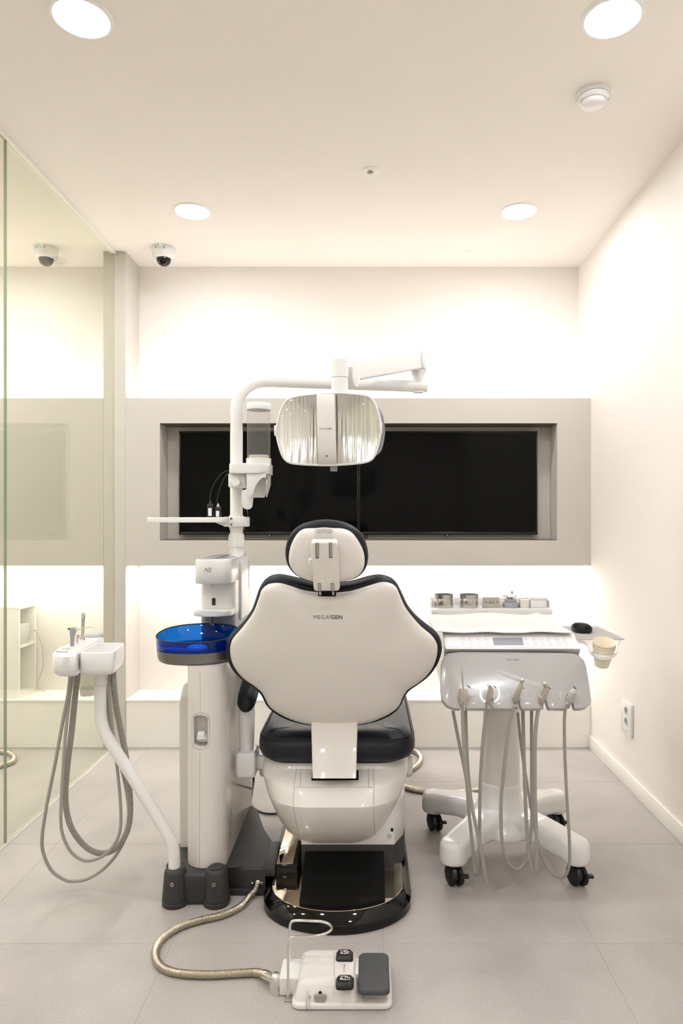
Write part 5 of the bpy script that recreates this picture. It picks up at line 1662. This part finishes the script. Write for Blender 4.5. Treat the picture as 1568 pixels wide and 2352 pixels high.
    tubeo('hose', [hp(1063, 1618, -0.002)] + hose(s, H, 2.105, 2.200), 0.0054, 'hose', s, seg=9, n=5)
    # 2
    s = hand('scaler_handpiece', 'champagne contra-angle handpiece inside the lit ring of the console', 'handpiece')
    tubeo('body', [hp(1120, 1612, 0.0), hp(1122, 1602, 0.012), hp(1126, 1590, 0.028), hp(1126.5, 1582, 0.036), hp(1124, 1577, 0.040)], [0.0073, 0.0112, 0.0098, 0.0076, 0.0067], 'champagne', s, seg=14, smooth_path=False)
    tubeo('head', [hp(1119.5, 1576, 0.043), hp(1126.5, 1574, 0.043)], 0.0068, 'champagne', s, seg=14, smooth_path=False)
    H = [(488, 15), (475, 50), (455, 220), (442, 450), (438, 700), (434, 890), (424, 935), (408, 880), (392, 720), (376, 560), (366, 420), (330, 240), (290, 30)]
    tubeo('hose', [hp(1120, 1614, -0.004), hp(1122, 1624, -0.006)] + hose(s, H, 2.105, 2.290), 0.0056, 'hose', s, seg=9, n=5)
    # 3
    s = hand('turbine_handpiece', 'champagne turbine handpiece with round head in the middle console slot', 'handpiece')
    tubeo('body', [hp(1184, 1612, 0.0), hp(1185, 1603, 0.012), hp(1190, 1588, 0.032), hp(1194, 1578, 0.044), hp(1198, 1570, 0.052)], [0.0067, 0.0112, 0.0095, 0.0071, 0.0059], 'champagne', s, seg=14, smooth_path=False)
    cc = hp(1198.5, 1563.5, 0.057)
    bm = NB(); lathe(bm, [(0, -0.0065), (0.0045, -0.006), (0.0065, -0.002), (0.0065, 0.004), (0.004, 0.0065), (0, 0.007)], cc, 'z', 18, Matrix.Rotation(0.5, 3, 'X'))
    obj('head', bm, 'champagne', s)
    H = [(636, 5), (612, 60), (585, 250), (563, 450), (556, 600), (564, 770), (592, 865), (630, 908), (670, 898), (704, 835), (728, 650), (728, 400), (727, 30)]
    tubeo('hose', [hp(1184, 1614, -0.004), hp(1184, 1626, -0.008)] + hose(s, H, 2.105, 2.250), 0.0056, 'hose', s, seg=9, n=5)
    # 4
    s = hand('contra_angle_handpiece', 'champagne contra-angle handpiece with white band in the fourth console slot', 'handpiece')
    tubeo('body', [hp(1243, 1612, 0.0), hp(1245, 1603, 0.012), hp(1249, 1594, 0.024), hp(1254, 1584, 0.036), hp(1252, 1578, 0.042)], [0.0098, 0.0127, 0.0117, 0.0093, 0.0067], 'champagne', s, seg=14, smooth_path=False)
    tubeo('head', [hp(1245.5, 1571, 0.046), hp(1254, 1570.5, 0.046)], 0.0066, 'champagne', s, seg=14, smooth_path=False)
    tubeo('white_band', [hp(1246, 1600, 0.015), hp(1247, 1597, 0.019)], 0.0129, 'ivory', s, seg=14, smooth_path=False)
    H = [(775, 0), (758, 60), (746, 220), (746, 500), (755, 780), (750, 925), (734, 915), (710, 815), (696, 600), (688, 400), (678, 30)]
    tubeo('hose', [hp(1243, 1614, -0.004), hp(1243, 1626, -0.008)] + hose(s, H, 2.115, 2.190), 0.0060, 'hose', s, seg=9, n=5)
    # 5
    s = hand('motor_handpiece', 'bare pale grey motor handpiece without head in the last console slot', 'handpiece')
    tubeo('body', [hp(1307, 1612, 0.0), hp(1309, 1604, 0.010), hp(1313, 1596, 0.022), hp(1316.5, 1589.5, 0.030)], [0.0098, 0.0120, 0.0120, 0.0112], 'lgrey', s, seg=14, smooth_path=False)
    tubeo('nose', [hp(1316.5, 1589.5, 0.030), hp(1318.5, 1585, 0.036), hp(1319.5, 1582.5, 0.039)], [0.0112, 0.0076, 0.0041], 'lgrey', s, seg=14, smooth_path=False)
    tubeo('tip_hole', [hp(1319.5, 1582.6, 0.039), hp(1319.6, 1582.4, 0.0396)], 0.002, 'black', s, seg=10, smooth_path=False)
    H = [(925, -8), (910, 60), (911, 250), (922, 500), (936, 740), (936, 885), (914, 945), (880, 955), (832, 918), (786, 840), (746, 695), (715, 520), (672, 250), (650, 40)]
    tubeo('hose', [hp(1307, 1614, -0.004), hp(1304, 1624, -0.008)] + hose(s, H, 2.105, 2.310), 0.0050, 'hose', s, seg=9, n=5)
build_cart()

# ============================================================ FOOT CONTROL AND FLOOR HOSES
def build_foot():
    t = thing('foot_control', (-0.07, 1.75, 0), 'white foot control with grey pedal, two black buttons and wire handle', 'foot pedal')
    k = 340 / 1568
    def z(a, b): return (600 + a * k, 2080 + b * k)
    x0, x1, y0, y1 = -0.192, 0.0565, 1.672, 1.835
    bm = NB()
    rg = []
    for zz, g in ((0.0, 0.004), (0.003, 0.0), (0.010, 0.0), (0.014, 0.003), (0.0155, 0.008)):
        rg.append([V((a, b, zz)) for a, b in rrect(x0 + g, x1 - g, y0 + g, y1 - g, 0.02, 6)])
    loft(bm, rg)
    obj('base_plate', bm, 'ivory', t, angle=50, label='white base plate')
    bm = NB()
    rg = []
    for zz, xa, xb, ya, yb, r in ((0.014, -0.186, -0.022, 1.68, 1.832, 0.016), (0.025, -0.184, -0.026, 1.684, 1.83, 0.018), (0.045, -0.18, -0.034, 1.695, 1.826, 0.02), (0.054, -0.176, -0.038, 1.703, 1.822, 0.02), (0.059, -0.17, -0.043, 1.711, 1.816, 0.018), (0.0605, -0.16, -0.05, 1.72, 1.806, 0.014)):
        rg.append([V((a, b, zz)) for a, b in rrect(xa, xb, ya, yb, r, 6)])
    loft(bm, rg)
    hs = obj('housing', bm, 'ivory', t, angle=40, label='white housing')
    tree = bvh_of(hs)
    seam('housing_seam', tree, [z(775, 490), z(770, 640), z(775, 760), z(800, 860), z(860, 900), z(985, 885)], 'line', hs, r=0.0007)
    # buttons
    for nm, (ca, cb), l1, l2, dx in (('P2', (882, 520), 'P2', 'RP', 0), ('P1', (884, 796), 'P1', 'LP', 0)):
        c = floorpt(*z(ca, cb), 0.066)
        b = NB()
        rg = []
        for zz, g in ((0.056, 0.0), (0.062, -0.001), (0.065, 0.001), (0.070, 0.004), (0.0715, 0.007)):
            w, h = 0.0215 - g, 0.020 - g
            rg.append([V((c.x + a, c.y + bb, zz)) for a, bb in rrect(-w, w, -h, h, 0.008, 4)])
        loft(b, rg)
        bo = obj('button', b, 'black', t, angle=50, label='black button')
        zt = 0.0716
        for s, ox in ((l1, -0.0058), (l2, 0.0066)):
            lettering('button_lettering', [(s, 0.012, 0)], 0.0145, V((c.x + ox, c.y + 0.002, zt)), (0, 1, 0), (-1, 0, 0), 'inkwhite', bo, lift=0.0004)
        boxo('button_line', (c.x + 0.0001, c.y - 0.008, zt), (c.x + 0.0009, c.y + 0.011, zt + 0.0004), 'inkwhite', bo)
    lc = floorpt(*z(876, 665), 0.061)
    lettering('brand_lettering', LOGO, 0.031, V((lc.x, lc.y, 0.0606)), (0, 1, 0), (-1, 0, 0), 'inklight', hs, lift=0.0004)
    # pedal
    bm = NB()
    rg = []
    px0, px1 = -0.028, 0.0505
    def rr(zz, g, r=0.014):
        return [V((a, b, zz)) for a, b in rrect(px0 + g, px1 - g, 1.668 + g, 1.815 - g, r, 5)]
    loft(bm, [rr(0.037, 0.004), rr(0.040, 0.0), rr(0.049, 0.0), rr(0.053, 0.003), rr(0.0545, 0.007)])
    pd = obj('pedal', bm, 'greyrub', t, angle=50, label='grey rubber pedal')
    bm = NB()
    for i in range(5):
        for j in range(11):
            x = px0 + 0.012 + i * 0.0135; y = 1.682 + j * 0.0118
            lathe(bm, [(0.0013, 0), (0.0009, 0.0006), (0, 0.0007)], (x, y, 0.0544), 'z', 6)
    tag(obj('grip_dots', bm, 'greyrub', pd), kind='stuff')
    boxo('pedal_post', (-0.012, 1.70, 0.014), (0.035, 1.785, 0.039), 'ivory', t, bevel=0.004)
    boxo('pedal_hinge', (-0.040, 1.735, 0.02), (-0.024, 1.80, 0.048), 'white', t, bevel=0.002)
    # connector block and chrome elbow
    boxo('connector_block', (-0.228, 1.722, 0.0), (-0.178, 1.80, 0.047), 'white', t, bevel=0.005, seg=3)
    c = floorpt(*z(176, 940), 0.0)
    ex = -0.2375
    ey = 1.735
    latheo('connector_elbow', [(0.0155, 0), (0.0155, 0.035), (0.013, 0.044), (0.007, 0.050), (0, 0.051)], (ex, ey, 0.0), 'chrome', t, n=24)
    # wire handle
    hz_ = 0.152
    pts = [V((-0.2035, 1.708, 0.004)), V((-0.2035, 1.7115, 0.08)), V((-0.2035, 1.7165, hz_ - 0.018)), V((-0.1985, 1.718, hz_ - 0.003)), V((-0.185, 1.719, hz_)), V((-0.150, 1.722, hz_)), V((-0.125, 1.726, hz_)), V((-0.105, 1.738, hz_)), V((-0.097, 1.755, hz_)), V((-0.105, 1.774, hz_)), V((-0.125, 1.785, hz_)), V((-0.150, 1.788, hz_)), V((-0.190, 1.79, hz_)), V((-0.204, 1.79, hz_ - 0.004)), V((-0.2085, 1.79, hz_ - 0.02)), V((-0.2085, 1.79, 0.10)), V((-0.2085, 1.79, 0.046))]
    tubeo('wire_handle', pts, 0.0034, 'chrome', t, seg=10, n=5)
    boxo('handle_foot', (-0.212, 1.70, 0.0), (-0.190, 1.716, 0.005), 'steel', t, bevel=0.0015)
    # lever and flap on the front face
    y = 1.681
    c = P(*z(488, 960), 1.684)
    pl = P(*z(490, 905), 1.69), P(*z(490, 975), 1.68), P(*z(485, 1095), 1.665)
    tubeo('selector_lever', [pl[0], pl[1], pl[2]], [0.0022, 0.0032, 0.0034], 'chrome', t, seg=8, smooth_path=False)
    latheo('lever_pivot', [(0, -0.004), (0.005, -0.004), (0.0055, 0.0), (0.0055, 0.008), (0, 0.008)], P(*z(505, 962), 1.687), 'chrome', t, axis='y', n=14)
    fl = [P(*z(a, b), 1.678) for a, b in ((556, 955), (600, 945), (650, 945), (692, 955), (688, 990), (665, 1030), (640, 1062), (602, 1062), (575, 1030), (558, 995))]
    prismo('drain_flap', fl, (0, 0.005, 0), 'steel', t, bevel=0.001)
    latheo('screw_hole', [(0, -0.001), (0.0048, -0.001), (0.0048, 0.004), (0, 0.004)], P(*z(622, 935), 1.686), 'black', t, axis='y', n=16)
    # steel hose from the floor box, a thing of its own part of the control
    q = 350 / 1568
    def w(a, b): return (350 + a * q, 2000 + b * q)
    path = [P(592, 2028, 2.189), P(589.5, 2036, 2.176), P(583, 2047, 2.168)]
    r = 0.0105
    fpts = [(1000, 262), (935, 345), (840, 405), (700, 462), (500, 508), (300, 572), (150, 655), (62, 745), (28, 850), (62, 958), (170, 1030), (350, 1062), (600, 1070), (800, 1060), (980, 1050)]
    path += [floorpt(*w(a, b), r) for a, b in fpts]
    path += [floorpt(588, 2233.5, 0.0125), P(604, 2237, 1.782), P(614, 2241, 1.765)]
    ribbed('armoured_hose', path, r, 'gooseneck', t, pitch=0.0045, depth=0.0012, seg=14, label='flexible steel hose')
    tubeo('hose_ferrule', [path[-2].lerp(path[-1], 0.4), path[-1], V((ex, ey, 0.032))], [0.0118, 0.0122, 0.010], 'chrome', t, seg=18, smooth_path=False)
build_foot()

def build_floor_hoses():
    r = 0.0125
    def f(px, py): return floorpt(px, py, r)
    # steel hose running from behind the chair to the cart
    pts = [f(905, 1745), f(930, 1725), f(955, 1727), f(966, 1740), f(958, 1758), f(935, 1772), f(905, 1782), f(890, 1792), f(905, 1800), f(930, 1808), f(965, 1816), f(1010, 1820), f(1055, 1819), f(1100, 1815), f(1150, 1813), f(1190, 1820), f(1215, 1832), f(1205, 1845)]
    bm = NB()
    tag(ribbed('armoured_hose', pts, r, 'gooseneck', pitch=0.006, depth=0.0014, seg=14), 'flexible steel hose on the floor between the chair and the cart', 'hose')
    # hose in the next room
    pts = [f(-60, 1725), f(-20, 1726), f(15, 1728), f(32, 1738), f(28, 1750), f(5, 1758), f(-30, 1764), f(-70, 1768)]
    tag(ribbed('armoured_hose', pts, r, 'gooseneck', pitch=0.006, depth=0.0014, seg=14), 'looped flexible steel hose on the floor of the neighbouring room', 'hose')
    # black cable near the armrest
    pts = [P(582, 1776, 2.38), P(582, 1795, 2.42), P(580, 1813, 2.72), floorpt(576, 1838, 0.006), floorpt(578, 1852, 0.006), floorpt(600, 1866, 0.006), floorpt(620, 1869, 0.006), floorpt(642, 1868, 0.006)]
    tag(tubeo('power_cable', pts, 0.0042, 'black', seg=8), 'black cable dropping from the armrest block to the floor', 'cable')
build_floor_hoses()

# ============================================================ NEXT ROOM
def build_next():
    # open white cabinet on the plinth
    x1 = -1.855
    t = thing('open_cabinet', (x1 - 0.15, 3.71, 0.256), 'white open-sided cabinet on the plinth in the neighbouring room', 'cabinet')
    y0, y1, z0, z1 = 3.615, 3.805, 0.256, 0.742
    boxo('top_panel', (x1 - 0.32, y0, z1 - 0.014), (x1, y1, z1), 'base', t, bevel=0.001)
    boxo('front_panel', (x1 - 0.32, y0, z0), (x1, y0 + 0.014, z1 - 0.014), 'base', t, bevel=0.001)
    boxo('rear_panel', (x1 - 0.32, y1 - 0.014, z0), (x1, y1, z1 - 0.014), 'base', t, bevel=0.001)
    boxo('bottom_panel', (x1 - 0.32, y0 + 0.014, z0), (x1, y1 - 0.014, z0 + 0.014), 'base', t, bevel=0.001)
    boxo('inner_panel', (x1 - 0.32, y0 + 0.014, z0 + 0.014), (x1 - 0.305, y1 - 0.014, z1 - 0.014), 'base', t)
    boxo('shelf', (x1 - 0.305, y0 + 0.014, 0.52), (x1 - 0.004, y1 - 0.014, 0.534), 'base', t)
    d = thing('power_adapter', (x1 - 0.08, 3.69, 0.534), 'grey box device on the cabinet shelf in the neighbouring room', 'device')
    boxo('body', (x1 - 0.15, 3.635, 0.534), (x1 - 0.008, 3.745, 0.64), 'lgrey', d, bevel=0.004)
    tubeo('cord', [V((x1 - 0.01, 3.75, 0.6)), V((x1 + 0.02, 3.765, 0.59)), V((x1 + 0.05, 3.77, 0.5)), V((x1 + 0.05, 3.775, 0.38)), V((x1 + 0.02, 3.775, 0.3)), V((x1 + 0.06, 3.77, 0.262))], 0.004, 'lgrey', d, seg=8)
    # bottle
    b = P(200, 1595, 3.70)
    t = thing('glass_bottle', (b.x, 3.70, 0.256), 'grey translucent bottle on the plinth behind the glass partition', 'bottle')
    latheo('bottle', [(0.0, 0.0), (0.033, 0.0), (0.037, 0.006), (0.0385, 0.03), (0.037, 0.08), (0.033, 0.115), (0.024, 0.135), (0.017, 0.142), (0.017, 0.158), (0.0155, 0.158)], (b.x, 3.70, 0.256), 'bottleglass', t, n=28)
    latheo('liquid', [(0.0, 0.003), (0.034, 0.004), (0.036, 0.03), (0.0345, 0.042), (0, 0.042)], (b.x, 3.70, 0.256), M['bottleglass'], t, n=24)
build_next()
